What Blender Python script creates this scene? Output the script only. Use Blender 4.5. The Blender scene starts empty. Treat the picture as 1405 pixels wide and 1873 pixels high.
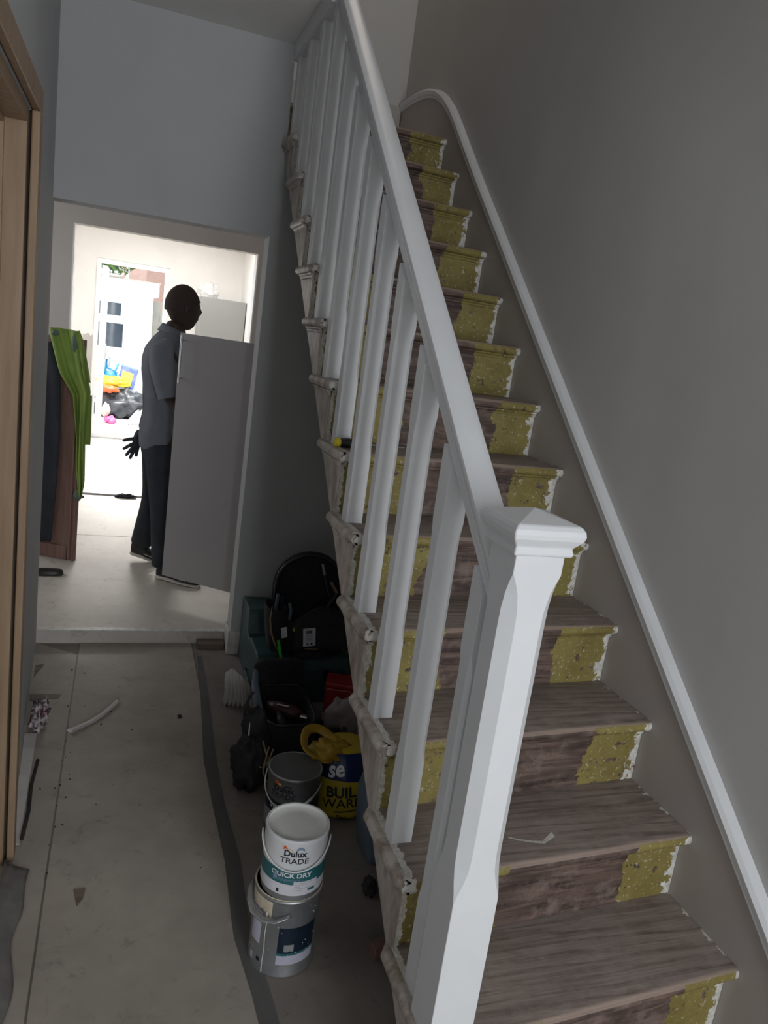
import bpy, math, random
from mathutils import Vector, Matrix, noise, Euler
random.seed(7)
PI = math.pi
S = bpy.context.scene
COL = S.collection

# ------------------------------------------------------------------ camera
CAM = Vector((-0.6191, -0.8598, 1.6491))
yaw, pitch, roll = -0.3466, 0.2142, 0.1398
fw = Vector((-math.sin(yaw)*math.cos(pitch), math.cos(yaw)*math.cos(pitch), -math.sin(pitch)))
rt = Vector((math.cos(yaw), math.sin(yaw), 0)); up = rt.cross(fw)
r2 = rt*math.cos(roll) + up*math.sin(roll); u2 = -rt*math.sin(roll) + up*math.cos(roll)
cd = bpy.data.cameras.new('camera'); cam = bpy.data.objects.new('camera', cd); COL.objects.link(cam)
cam.matrix_world = Matrix(((r2.x, u2.x, -fw.x, CAM.x), (r2.y, u2.y, -fw.y, CAM.y), (r2.z, u2.z, -fw.z, CAM.z), (0, 0, 0, 1)))
cd.sensor_fit = 'VERTICAL'; cd.sensor_height = 24; cd.lens = 24*1386.0/1873; cd.clip_start = 0.02; cd.clip_end = 200
S.camera = cam
# ------------------------------------------------------------------ world, lamps, exposure
S.view_settings.view_transform = 'Standard'; S.view_settings.look = 'None'
S.view_settings.exposure = 0.0; S.view_settings.gamma = 1.0; S.view_settings.use_curve_mapping = False
S.cycles.use_denoising = True
S.cycles.max_bounces = 10; S.cycles.diffuse_bounces = 6; S.cycles.sample_clamp_indirect = 6
W = bpy.data.worlds.new('overcast_sky'); S.world = W; W.use_nodes = True
W.node_tree.nodes['Background'].inputs[0].default_value = (0.86, 0.93, 1.0, 1)
W.node_tree.nodes['Background'].inputs[1].default_value = 1.6

def area(name, loc, target, sx, sy, power, col, spread=180):
    l = bpy.data.lights.new(name, 'AREA'); l.shape = 'RECTANGLE'; l.size = sx; l.size_y = sy
    l.energy = power; l.color = col; l.spread = math.radians(spread)
    o = bpy.data.objects.new(name, l); COL.objects.link(o); o.location = loc
    o.rotation_euler = (Vector(target) - Vector(loc)).to_track_quat('-Z', 'Y').to_euler()
    return o
# daylight: glazed front door behind the camera, garden sky at the back door; the indoor fills are added
area('front_door_daylight', (0.25, -2.95, 1.55), (-0.25, 0, 1.40), 0.95, 1.8, 55, (0.93, 0.965, 1.0))
area('garden_daylight', (-0.55, 11.2, 3.15), (-0.70, 7.0, 0.6), 1.0, 0.6, 430, (1.0, 0.97, 0.92))
area('kitchen_ceiling_fill', (-0.3, 7.6, 2.66), (-0.3, 7.6, 0), 1.2, 1.0, 48, (1.0, 0.98, 0.95))  # added fill under the kitchen ceiling, no known rooflight
area('front_room_fill', (-2.35, 0.9, 1.5), (0.0, 0.9, 1.3), 1.3, 1.4, 6, (0.95, 0.97, 1.0))  # added side fill to lift the right wall and treads; no window built
area('middle_room_fill', (-2.50, 4.6, 1.5), (0.0, 4.3, 1.1), 1.5, 1.3, 19, (0.95, 0.97, 1.0))  # added ambient fill for the middle room, in front of a blank wall
area('upstairs_fill_light', (0.55, 3.0, 4.95), (0.4, 1.5, 1.5), 0.5, 0.9, 5.0, (1.0, 0.90, 0.80))  # added weak warm fill high over the stairs, no window there
area('garden_overcast_light', (-0.4, 10.9, 5.5), (-0.5, 11.9, 0), 3.0, 2.5, 460, (1.0, 0.99, 0.97))

# ------------------------------------------------------------------ materials
def new_mat(name):
    m = bpy.data.materials.new(name); m.use_nodes = True
    nt = m.node_tree; b = nt.nodes['Principled BSDF']
    return m, nt, b
def node(nt, t, **kw):
    n = nt.nodes.new(t)
    for k, v in kw.items(): setattr(n, k, v)
    return n
def coords(nt, scale=(1, 1, 1)):
    tc = node(nt, 'ShaderNodeTexCoord'); mp = node(nt, 'ShaderNodeMapping')
    mp.inputs['Scale'].default_value = scale
    nt.links.new(tc.outputs['Object'], mp.inputs[0]); return mp.outputs[0], tc
def noise_n(nt, vec, scale, detail=4, rough=0.6, dist=0):
    n = node(nt, 'ShaderNodeTexNoise'); n.inputs['Scale'].default_value = scale
    n.inputs['Detail'].default_value = detail; n.inputs['Roughness'].default_value = rough
    n.inputs['Distortion'].default_value = dist
    nt.links.new(vec, n.inputs['Vector']); return n.outputs['Fac']
def ramp(nt, fac, a, b, ca=(0, 0, 0, 1), cb=(1, 1, 1, 1)):
    r = node(nt, 'ShaderNodeValToRGB'); e = r.color_ramp.elements
    e[0].position = a; e[1].position = b; e[0].color = ca; e[1].color = cb
    nt.links.new(fac, r.inputs[0]); return r.outputs[0]
def mix(nt, fac, a, b):
    m = node(nt, 'ShaderNodeMix', data_type='RGBA')
    for s, v in ((0, fac), (6, a), (7, b)):
        if isinstance(v, (tuple, list)): m.inputs[s].default_value = tuple(v) + ((1,) if len(v) == 3 else ())
        elif isinstance(v, (int, float)): m.inputs[s].default_value = v
        else: nt.links.new(v, m.inputs[s])
    return m.outputs[2]
def mth(nt, op, a, b=None, c=None):
    m = node(nt, 'ShaderNodeMath', operation=op)
    for i, v in enumerate((a, b, c)):
        if v is None: continue
        if isinstance(v, (int, float)): m.inputs[i].default_value = v
        else: nt.links.new(v, m.inputs[i])
    return m.outputs[0]
def bump(nt, b, h, strength=0.2, dist=0.01):
    n = node(nt, 'ShaderNodeBump'); n.inputs['Strength'].default_value = strength; n.inputs['Distance'].default_value = dist
    nt.links.new(h, n.inputs['Height']); nt.links.new(n.outputs[0], b.inputs['Normal'])
def simple(name, c1, c2=None, scale=8, rough=0.6, metal=0.0, stretch=(1, 1, 1), bmp=0.1, a=0.35, b=0.65, bd=0.004, detail=4):
    m, nt, p = new_mat(name)
    v, _ = coords(nt, stretch)
    n = noise_n(nt, v, scale, detail)
    c2 = c2 or tuple(x*0.85 for x in c1)
    nt.links.new(ramp(nt, n, a, b, tuple(c2)+(1,), tuple(c1)+(1,)), p.inputs['Base Color'])
    p.inputs['Roughness'].default_value = rough; p.inputs['Metallic'].default_value = metal
    if bmp: bump(nt, p, n, bmp, bd)
    return m

def M_wall(name, c, c2=None, rough=0.75):
    m, nt, p = new_mat(name)
    v, _ = coords(nt)
    n = noise_n(nt, v, 2.2, 3); n2 = noise_n(nt, v, 260, 2)
    c2 = c2 or tuple(x*0.93 for x in c)
    nt.links.new(ramp(nt, n, 0.3, 0.7, tuple(c2)+(1,), tuple(c)+(1,)), p.inputs['Base Color'])
    p.inputs['Roughness'].default_value = rough; bump(nt, p, n2, 0.12, 0.0015); return m

def M_stair():
    """bare softwood with old olive paint down both sides and white paint at the ends; pattern fixed to the boards"""
    m, nt, p = new_mat('worn_stair_boards')
    tc = node(nt, 'ShaderNodeTexCoord'); sep = node(nt, 'ShaderNodeSeparateXYZ')
    nt.links.new(tc.outputs['Object'], sep.inputs[0]); x = sep.outputs[0]; z = sep.outputs[2]
    geo = node(nt, 'ShaderNodeNewGeometry'); sn = node(nt, 'ShaderNodeSeparateXYZ'); nt.links.new(geo.outputs['True Normal'], sn.inputs[0])
    vg = node(nt, 'ShaderNodeMapping'); vg.inputs['Scale'].default_value = (1.2, 22, 22); nt.links.new(tc.outputs['Object'], vg.inputs[0])
    grain = noise_n(nt, vg.outputs[0], 3.0, 6, 0.65, 0.8)
    vo = tc.outputs['Object']
    big = noise_n(nt, vo, 7, 4, 0.7); patch = noise_n(nt, vo, 16, 5, 0.7); fine = noise_n(nt, vo, 75, 5, 0.75)
    mid = noise_n(nt, vo, 30, 5, 0.7)
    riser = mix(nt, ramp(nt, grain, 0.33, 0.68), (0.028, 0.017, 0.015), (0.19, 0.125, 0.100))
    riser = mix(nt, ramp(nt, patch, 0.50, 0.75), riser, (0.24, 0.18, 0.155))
    tread = mix(nt, ramp(nt, grain, 0.33, 0.67), (0.16, 0.125, 0.108), (0.29, 0.24, 0.212))
    tread = mix(nt, mth(nt, 'MULTIPLY', ramp(nt, big, 0.45, 0.7), 0.5), tread, (0.36, 0.31, 0.28))
    # growth-ring figure, dust stains and a board joint on the treads
    wm = node(nt, 'ShaderNodeMapping'); wm.inputs['Scale'].default_value = (0.5, 3.0, 3.0); nt.links.new(tc.outputs['Object'], wm.inputs[0])
    wv = node(nt, 'ShaderNodeTexWave', wave_type='BANDS', bands_direction='Y'); wv.inputs['Scale'].default_value = 3.4
    wv.inputs['Distortion'].default_value = 14; wv.inputs['Detail'].default_value = 3; wv.inputs['Detail Scale'].default_value = 0.55; wv.inputs['Detail Roughness'].default_value = 0.6
    nt.links.new(wm.outputs[0], wv.inputs['Vector'])
    rings_ = ramp(nt, wv.outputs['Fac'], 0.02, 0.30)
    tread = mix(nt, mth(nt, 'MULTIPLY', mth(nt, 'SUBTRACT', 1.0, rings_), mth(nt, 'MULTIPLY', ramp(nt, patch, 0.35, 0.6), 0.55)), tread, (0.085, 0.062, 0.052))
    tread = mix(nt, mth(nt, 'MULTIPLY', ramp(nt, noise_n(nt, vo, 11, 6, 0.75, 0.6), 0.58, 0.72), 0.45), tread, (0.10, 0.078, 0.068))
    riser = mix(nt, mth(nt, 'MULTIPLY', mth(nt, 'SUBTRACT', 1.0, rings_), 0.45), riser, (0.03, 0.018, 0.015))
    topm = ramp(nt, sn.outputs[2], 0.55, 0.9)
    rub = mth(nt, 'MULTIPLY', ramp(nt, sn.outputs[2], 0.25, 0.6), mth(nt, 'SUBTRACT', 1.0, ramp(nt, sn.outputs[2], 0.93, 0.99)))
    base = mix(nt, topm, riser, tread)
    base = mix(nt, mth(nt, 'MULTIPLY', rub, 0.7), base, (0.36, 0.27, 0.22))
    # knots and scuffs
    spots = ramp(nt, fine, 0.69, 0.73)
    base = mix(nt, mth(nt, 'MULTIPLY', spots, 0.55), base, (0.62, 0.58, 0.52))
    # olive paint
    sh = node(nt, 'ShaderNodeMapping'); sh.inputs['Scale'].default_value = (0, 0.6, 2.1); nt.links.new(vo, sh.inputs[0])
    shift = mth(nt, 'SUBTRACT', noise_n(nt, sh.outputs[0], 2.6, 1), 0.5)
    edge = mth(nt, 'MULTIPLY', mth(nt, 'SUBTRACT', patch, 0.5), 0.10)
    left = mth(nt, 'LESS_THAN', mth(nt, 'ADD', x, mth(nt, 'ADD', edge, mth(nt, 'MULTIPLY', shift, 0.16))), 0.235)
    right = mth(nt, 'GREATER_THAN', mth(nt, 'ADD', x, mth(nt, 'ADD', edge, mth(nt, 'MULTIPLY', shift, 0.14))), 0.605)
    olive_m = mth(nt, 'MAXIMUM', left, right)
    chips = ramp(nt, mid, 0.60, 0.62)
    olive_m = mth(nt, 'MULTIPLY', olive_m, mth(nt, 'SUBTRACT', 1.0, chips))
    olive_m = mth(nt, 'MULTIPLY', olive_m, mth(nt, 'SUBTRACT', 1.0, topm))
    olive = mix(nt, ramp(nt, big, 0.3, 0.7), (0.175, 0.135, 0.035), (0.285, 0.235, 0.070))
    dabs = ramp(nt, noise_n(nt, vo, 85, 4, 0.8), 0.60, 0.64)
    olive = mix(nt, mth(nt, 'MULTIPLY', dabs, 0.8), olive, (0.62, 0.58, 0.45))
    base = mix(nt, olive_m, base, olive)
    # white paint at the two ends
    e2 = mth(nt, 'MULTIPLY', mth(nt, 'SUBTRACT', mid, 0.5), 0.12)
    er = mth(nt, 'GREATER_THAN', mth(nt, 'ADD', x, e2), mth(nt, 'ADD', 0.764, mth(nt, 'MULTIPLY', topm, 0.022)))
    el = mth(nt, 'LESS_THAN', mth(nt, 'ADD', x, mth(nt, 'MULTIPLY', e2, 0.35)), mth(nt, 'SUBTRACT', 0.020, mth(nt, 'MULTIPLY', topm, 0.004)))
    white = mix(nt, ramp(nt, fine, 0.4, 0.6), (0.52, 0.50, 0.45), (0.74, 0.73, 0.70))
    base = mix(nt, mth(nt, 'MAXIMUM', er, mth(nt, 'MULTIPLY', el, 0.85)), base, white)
    nt.links.new(base, p.inputs['Base Color']); p.inputs['Roughness'].default_value = 0.62
    bump(nt, p, mth(nt, 'ADD', grain, mth(nt, 'MULTIPLY', olive_m, 0.6)), 0.35, 0.004)
    return m

def M_floor(name, c1, c2, c3):
    m, nt, p = new_mat(name)
    v, tc = coords(nt); v2, _ = coords(nt, (7, 0.8, 1))
    n1 = noise_n(nt, v, 2.3, 5, 0.65); n2 = noise_n(nt, v2, 2.5, 5, 0.6); n3 = noise_n(nt, v, 60, 5, 0.8); n4 = noise_n(nt, v, 9, 6, 0.75, 1.2)
    base = mix(nt, ramp(nt, n1, 0.35, 0.65), c1, c2)
    base = mix(nt, mth(nt, 'MULTIPLY', ramp(nt, n2, 0.45, 0.7), 0.5), base, c3)
    base = mix(nt, mth(nt, 'MULTIPLY', ramp(nt, n4, 0.57, 0.70), 0.5), base, tuple(x*0.45 for x in c1))
    base = mix(nt, mth(nt, 'MULTIPLY', ramp(nt, n3, 0.70, 0.74), 0.5), base, tuple(min(1, x*1.7) for x in c2))
    nt.links.new(base, p.inputs['Base Color']); p.inputs['Roughness'].default_value = 0.55
    bump(nt, p, n4, 0.25, 0.004); return m

MAT = {}
MAT['wall'] = M_wall('grey_wall_paint', (0.475, 0.48, 0.485))
MAT['wallr'] = M_wall('stair_wall_paint', (0.51, 0.50, 0.485))
MAT['wallm'] = M_wall('warm_grey_wall_paint', (0.50, 0.475, 0.455))
MAT['cream'] = M_wall('kitchen_plaster', (0.83, 0.81, 0.785))
MAT['ceil'] = M_wall('ceiling_paint', (0.78, 0.76, 0.74))
MAT['string'] = M_wall('taupe_skirting_paint', (0.42, 0.38, 0.355), rough=0.5)
MAT['white'] = simple('white_gloss_wood', (0.71, 0.72, 0.735), (0.67, 0.68, 0.695), 5, 0.38, bmp=0.05)
MAT['oldwhite'] = simple('old_white_paint', (0.68, 0.67, 0.64), (0.50, 0.48, 0.44), 30, 0.45, bmp=0.3)
MAT['stair'] = M_stair()
MAT['ret'] = simple('worn_beige_string_paint', (0.47, 0.42, 0.37), (0.22, 0.17, 0.14), 22, 0.36, stretch=(1, 1, 0.4), bmp=0.35, a=0.36, b=0.60, detail=8)
MAT['floor'] = M_floor('dusty_hardboard', (0.29, 0.256, 0.218), (0.42, 0.375, 0.322), (0.355, 0.317, 0.275))
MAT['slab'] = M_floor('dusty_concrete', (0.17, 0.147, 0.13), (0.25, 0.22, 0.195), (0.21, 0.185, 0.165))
MAT['mid_floor'] = M_floor('pale_concrete', (0.50, 0.46, 0.41), (0.62, 0.58, 0.52), (0.56, 0.52, 0.47))
MAT['kfloor'] = M_floor('kitchen_pale_boards', (0.38, 0.37, 0.35), (0.50, 0.485, 0.46), (0.45, 0.435, 0.41))
MAT['tape'] = simple('dark_grey_tape', (0.115, 0.110, 0.105), (0.075, 0.072, 0.070), 12, 0.55, stretch=(1, 0.2, 1))
MAT['dark'] = simple('dark_gap', (0.03, 0.025, 0.02), None, 20, 0.9)
MAT['pine'] = simple('pine_boards', (0.36, 0.25, 0.16), (0.28, 0.185, 0.11), 4, 0.5, stretch=(9, 9, 0.7), bmp=0.12, detail=6)
MAT['pine2'] = simple('orange_pine', (0.27, 0.165, 0.135), (0.20, 0.11, 0.09), 5, 0.45, stretch=(9, 9, 0.8), bmp=0.1, detail=6)
MAT['upvc'] = simple('white_upvc', (0.86, 0.87, 0.88), (0.84, 0.85, 0.86), 3, 0.3, bmp=0)
MAT['greyunit'] = simple('grey_cupboard_door', (0.41, 0.395, 0.40), (0.395, 0.38, 0.385), 5, 0.42, bmp=0.02)
MAT['steel'] = simple('brushed_steel', (0.55, 0.55, 0.56), (0.45, 0.45, 0.46), 10, 0.3, 0.9, bmp=0)
MAT['tin'] = simple('paint_tin_metal', (0.40, 0.41, 0.42), (0.31, 0.32, 0.33), 9, 0.42, 0.75, bmp=0.05)
MAT['tindark'] = simple('dark_tin_lid', (0.085, 0.078, 0.072), (0.05, 0.046, 0.043), 25, 0.45, 0.2, bmp=0.3)
MAT['tinwhite'] = simple('white_tin', (0.70, 0.71, 0.72), (0.60, 0.61, 0.62), 6, 0.4, bmp=0.03)
MAT['driedpaint'] = simple('dried_white_paint', (0.72, 0.72, 0.69), (0.64, 0.64, 0.61), 9, 0.5, bmp=0.15)
MAT['creampaint'] = simple('cream_paint_drips', (0.62, 0.55, 0.42), (0.50, 0.43, 0.32), 25, 0.6, bmp=0.2)
MAT['teal'] = simple('teal_label', (0.025, 0.14, 0.155), (0.02, 0.11, 0.125), 8, 0.4, bmp=0)
MAT['navy'] = simple('navy_label', (0.008, 0.018, 0.038), (0.005, 0.011, 0.024), 40, 0.4, bmp=0)
MAT['label'] = simple('white_paper_label', (0.66, 0.66, 0.70), (0.58, 0.58, 0.63), 20, 0.6, bmp=0)
MAT['lilac'] = simple('pale_lilac_label', (0.50, 0.50, 0.60), (0.45, 0.45, 0.55), 20, 0.6, bmp=0)
MAT['greylabel'] = simple('grey_tin_label', (0.27, 0.275, 0.28), (0.24, 0.245, 0.25), 12, 0.45, bmp=0)
MAT['ink'] = simple('dark_ink', (0.012, 0.016, 0.03), None, 10, 0.5, bmp=0)
MAT['inkw'] = simple('white_ink', (0.75, 0.77, 0.80), None, 10, 0.5, bmp=0)
MAT['red'] = simple('red_plastic', (0.42, 0.025, 0.025), (0.30, 0.018, 0.02), 8, 0.45, bmp=0.05)
MAT['orangeink'] = simple('orange_ink', (0.7, 0.12, 0.03), None, 8, 0.5, bmp=0)
MAT['yellowink'] = simple('yellow_ink', (0.75, 0.5, 0.12), None, 8, 0.5, bmp=0)
MAT['blueink'] = simple('grey_blue_ink', (0.22, 0.30, 0.42), None, 8, 0.5, bmp=0)
MAT['black'] = simple('black_fabric', (0.022, 0.022, 0.025), (0.010, 0.010, 0.012), 60, 0.8, bmp=0.4)
MAT['blackp'] = simple('black_plastic', (0.025, 0.025, 0.028), (0.018, 0.018, 0.02), 10, 0.4, bmp=0)
MAT['tan'] = simple('tan_trim', (0.33, 0.23, 0.12), (0.22, 0.15, 0.08), 20, 0.6)
MAT['green'] = simple('green_cord', (0.06, 0.55, 0.04), None, 20, 0.6, bmp=0)
MAT['casegreen'] = simple('dark_teal_plastic', (0.04, 0.085, 0.088), (0.028, 0.06, 0.064), 14, 0.42, bmp=0.1)
MAT['casegrey'] = simple('blue_grey_plastic', (0.12, 0.165, 0.21), (0.09, 0.125, 0.16), 10, 0.45, bmp=0.1)
MAT['maroon'] = simple('dark_red_plastic', (0.10, 0.025, 0.03), (0.05, 0.014, 0.018), 14, 0.45, bmp=0.05)
MAT['hivis'] = simple('hi_vis_fabric', (0.30, 0.43, 0.08), (0.22, 0.33, 0.07), 9, 0.7, bmp=0.15)
MAT['hivisd'] = simple('grey_green_lining', (0.14, 0.19, 0.16), None, 9, 0.7, bmp=0.1)
MAT['skin'] = simple('dark_skin', (0.055, 0.032, 0.026), (0.045, 0.026, 0.021), 14, 0.5, bmp=0.05)
MAT['hair'] = simple('short_black_hair', (0.050, 0.031, 0.026), (0.042, 0.026, 0.022), 160, 0.8, bmp=0.5)
MAT['shirt'] = simple('grey_blue_polo_fabric', (0.19, 0.21, 0.25), (0.155, 0.17, 0.205), 7, 0.8, bmp=0.25, bd=0.02)
MAT['trouser'] = simple('dark_trouser_fabric', (0.035, 0.042, 0.055), (0.022, 0.027, 0.036), 8, 0.85, bmp=0.3, bd=0.02)
MAT['glove'] = simple('dark_work_glove', (0.045, 0.065, 0.085), (0.03, 0.04, 0.055), 18, 0.7, bmp=0.2)
MAT['sole'] = simple('white_rubber_sole', (0.68, 0.64, 0.58), (0.58, 0.54, 0.49), 12, 0.55, bmp=0)
MAT['shoe'] = simple('black_trainer_mesh', (0.05, 0.048, 0.05), (0.03, 0.03, 0.032), 50, 0.7)
MAT['paper'] = simple('crumpled_white_paper', (0.66, 0.63, 0.60), (0.54, 0.51, 0.48), 10, 0.7, bmp=0.1)
MAT['wrap'] = simple('purple_white_wrapper', (0.50, 0.44, 0.46), (0.10, 0.04, 0.06), 28, 0.4, a=0.42, b=0.52)
MAT['brownpaper'] = simple('brown_grey_paper', (0.25, 0.215, 0.185), (0.19, 0.16, 0.14), 14, 0.7)
MAT['dustsheet'] = simple('grey_dust_sheet', (0.20, 0.19, 0.175), (0.13, 0.12, 0.11), 10, 0.8, bmp=0.2)
MAT['offcut'] = simple('dirty_timber', (0.22, 0.16, 0.125), (0.13, 0.09, 0.07), 10, 0.7, stretch=(1, 8, 8))
MAT['screwy'] = simple('yellow_plastic', (0.75, 0.60, 0.03), (0.65, 0.5, 0.03), 8, 0.4, bmp=0)
MAT['yellowbag'] = simple('yellow_bag_plastic', (0.46, 0.29, 0.02), (0.32, 0.19, 0.015), 9, 0.35, bmp=0.2)
MAT['brick'] = simple('far_brickwork', (0.50, 0.33, 0.27), (0.38, 0.25, 0.21), 30, 0.9)
MAT['render'] = simple('white_render', (0.82, 0.85, 0.88), (0.78, 0.81, 0.84), 6, 0.8, bmp=0.05)
MAT['fence'] = simple('grey_fence_boards', (0.36, 0.35, 0.32), (0.28, 0.27, 0.24), 5, 0.8, stretch=(8, 8, 1))
MAT['patio'] = simple('pale_paving', (0.66, 0.66, 0.64), (0.56, 0.56, 0.54), 5, 0.8)
MAT['leaf'] = simple('green_leaves', (0.10, 0.20, 0.04), (0.05, 0.11, 0.02), 5, 0.6)
MAT['blue'] = simple('blue_plastic', (0.02, 0.22, 0.55), None, 5, 0.4, bmp=0)
MAT['royal'] = simple('royal_blue_plastic', (0.06, 0.12, 0.50), (0.25, 0.30, 0.55), 8, 0.4, bmp=0)
MAT['tarp'] = simple('black_sheeting', (0.06, 0.065, 0.075), (0.03, 0.033, 0.04), 9, 0.4, bmp=0.2)
MAT['pipe'] = simple('white_plastic_pipe', (0.72, 0.73, 0.72), None, 5, 0.35, bmp=0)
MAT['pink'] = simple('pink_rubber', (0.80, 0.10, 0.30), (0.7, 0.08, 0.25), 5, 0.5, bmp=0)
MAT['peach'] = simple('peach_fabric', (0.62, 0.42, 0.36), None, 5, 0.7, bmp=0)
def M_glass(name, tint, rough=0.05, alpha=0.25):
    m, nt, p = new_mat(name); p.inputs['Base Color'].default_value = tuple(tint)+(1,)
    p.inputs['Roughness'].default_value = rough; p.inputs['Alpha'].default_value = alpha; return m
MAT['pane'] = simple('dark_window_glass', (0.05, 0.065, 0.085), (0.03, 0.04, 0.05), 2, 0.06, bmp=0)
MAT['tinbody'] = simple('dark_grey_tin', (0.13, 0.13, 0.13), (0.105, 0.105, 0.105), 12, 0.4, bmp=0)
MAT['kunit'] = simple('mid_grey_unit', (0.24, 0.24, 0.235), (0.23, 0.23, 0.225), 5, 0.42, bmp=0)
MAT['film'] = M_glass('clear_plastic_film', (0.62, 0.56, 0.58), 0.3, 0.42)
MAT['whitefilm'] = M_glass('cloudy_plastic_bag', (0.80, 0.80, 0.80), 0.3, 0.45)
m, nt, p = new_mat('yellow_blue_carrier_plastic')
tc = node(nt, 'ShaderNodeTexCoord'); sp = node(nt, 'ShaderNodeSeparateXYZ'); nt.links.new(tc.outputs['Object'], sp.inputs[0])
wv = noise_n(nt, tc.outputs['Object'], 5, 2)
zz = mth(nt, 'ADD', sp.outputs[2], mth(nt, 'MULTIPLY', mth(nt, 'SUBTRACT', wv, 0.5), 0.03))
inb = mth(nt, 'MULTIPLY', mth(nt, 'GREATER_THAN', zz, 0.152), mth(nt, 'LESS_THAN', zz, 0.232))
nt.links.new(mix(nt, inb, (0.50, 0.37, 0.03), (0.015, 0.028, 0.10)), p.inputs['Base Color'])
p.inputs['Roughness'].default_value = 0.32; bump(nt, p, noise_n(nt, tc.outputs['Object'], 30, 4), 0.35, 0.006)
MAT['carrier'] = m

# ------------------------------------------------------------------ helpers
def wloc(o):
    v = Vector((0, 0, 0))
    while o is not None: v = v + o.location; o = o.parent
    return v
def thing(name, label, cat, loc=(0, 0, 0), rot=(0, 0, 0), group=None):
    o = bpy.data.objects.new(name, None); COL.objects.link(o); o.location = loc; o.rotation_euler = rot
    o.empty_display_size = 0.05
    o['label'] = label; o['category'] = cat
    if group: o['group'] = group
    return o
def tag(o, label, cat, group=None):
    o['label'] = label; o['category'] = cat
    if group: o['group'] = group
    return o
class MB:
    def __init__(s): s.v = []; s.f = []
    def add(s, vs, fs):
        n = len(s.v); s.v += [tuple(x) for x in vs]; s.f += [tuple(i+n for i in f) for f in fs]; return s
    def box(s, x0, x1, y0, y1, z0, z1):
        return s.add([(x0, y0, z0), (x1, y0, z0), (x1, y1, z0), (x0, y1, z0), (x0, y0, z1), (x1, y0, z1), (x1, y1, z1), (x0, y1, z1)],
                     [(0, 3, 2, 1), (4, 5, 6, 7), (0, 1, 5, 4), (1, 2, 6, 5), (2, 3, 7, 6), (3, 0, 4, 7)])
    def obox(s, c, size, rot=(0, 0, 0)):
        R = Euler(rot).to_matrix(); c = Vector(c); h = [x/2 for x in size]; vs = []
        for z in (-1, 1):
            for x, y in ((-1, -1), (1, -1), (1, 1), (-1, 1)): vs.append(c + R @ Vector((x*h[0], y*h[1], z*h[2])))
        return s.add(vs, [(0, 3, 2, 1), (4, 5, 6, 7), (0, 1, 5, 4), (1, 2, 6, 5), (2, 3, 7, 6), (3, 0, 4, 7)])
    def prism(s, pts, axis, a, b):
        def mk(p, t):
            if axis == 'x': return (t, p[0], p[1])
            if axis == 'y': return (p[0], t, p[1])
            return (p[0], p[1], t)
        n = len(pts)
        ar = sum(pts[i][0]*pts[(i+1) % n][1]-pts[(i+1) % n][0]*pts[i][1] for i in range(n))
        if (ar < 0) != (axis == 'y'): pts = pts[::-1]
        vs = [mk(p, a) for p in pts]+[mk(p, b) for p in pts]
        fs = [tuple(range(n-1, -1, -1)), tuple(range(n, 2*n))]+[(i, (i+1) % n, n+(i+1) % n, n+i) for i in range(n)]
        return s.add(vs, fs)
    def loft(s, rings, cap=True, closed=True):
        n = len(rings[0]); vs = [p for r in rings for p in r]; fs = []
        for i in range(len(rings)-1):
            for j in range(n if closed else n-1):
                a = i*n+j; b = i*n+(j+1) % n; fs.append((a, b, b+n, a+n))
        if cap and closed: fs += [tuple(range(n-1, -1, -1)), tuple(range((len(rings)-1)*n, len(rings)*n))]
        return s.add(vs, fs)
    def lathe(s, prof, c=(0, 0, 0), seg=40, sy=1.0, cap=True, fn=None):
        rings = []
        for r, z in prof:
            ring = []
            for j in range(seg):
                a = 2*PI*j/seg; rr = r*(fn(a, z) if fn else 1)
                ring.append((c[0]+rr*math.cos(a), c[1]+rr*sy*math.sin(a), c[2]+z))
            rings.append(ring)
        return s.loft(rings, cap)
    def tube(s, pts, rad, seg=8, flat=1.0, closed=False):
        pts = [Vector(p) for p in pts]; n = len(pts); rings = []; u = None
        for i, p in enumerate(pts):
            if closed: t = pts[(i+1) % n]-pts[(i-1) % n]
            else: t = pts[min(i+1, n-1)]-pts[max(i-1, 0)]
            t.normalize()
            if u is None: u = t.cross(Vector((0, 0, 1)) if abs(t.z) < 0.9 else Vector((1, 0, 0))).normalized()
            u = (u-t*u.dot(t)).normalized(); w = t.cross(u)
            r = rad[i] if isinstance(rad, (list, tuple)) else rad
            rings.append([p+u*r*math.cos(2*PI*j/seg)+w*r*flat*math.sin(2*PI*j/seg) for j in range(seg)])
        if closed: rings.append(rings[0])
        return s.loft(rings, not closed)
    def grid(s, fn, nu, nv):
        vs = [fn(i/nu, j/nv) for j in range(nv+1) for i in range(nu+1)]
        return s.add(vs, [(j*(nu+1)+i, j*(nu+1)+i+1, (j+1)*(nu+1)+i+1, (j+1)*(nu+1)+i) for j in range(nv) for i in range(nu)])
    def build(s, name, mat, parent=None, smooth=False, bevel=0, local=False, solid=0, sub=0, bseg=2):
        me = bpy.data.meshes.new(name)
        off = Vector((0, 0, 0)) if (local or parent is None) else wloc(parent)
        me.from_pydata([(x-off.x, y-off.y, z-off.z) for x, y, z in s.v], [], s.f); me.validate(); me.update()
        me.materials.append(MAT[mat] if isinstance(mat, str) else mat)
        o = bpy.data.objects.new(name, me); COL.objects.link(o); o.parent = parent
        if smooth:
            me.polygons.foreach_set('use_smooth', [True]*len(me.polygons))
            if smooth == 'auto':
                md = o.modifiers.new('wn', 'WEIGHTED_NORMAL') if False else None
                try: me.set_sharp_from_angle(angle=math.radians(40))
                except Exception: pass
        if solid: md = o.modifiers.new('solid', 'SOLIDIFY'); md.thickness = solid; md.offset = 0
        if bevel: md = o.modifiers.new('bevel', 'BEVEL'); md.width = bevel; md.segments = bseg; md.limit_method = 'ANGLE'
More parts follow.
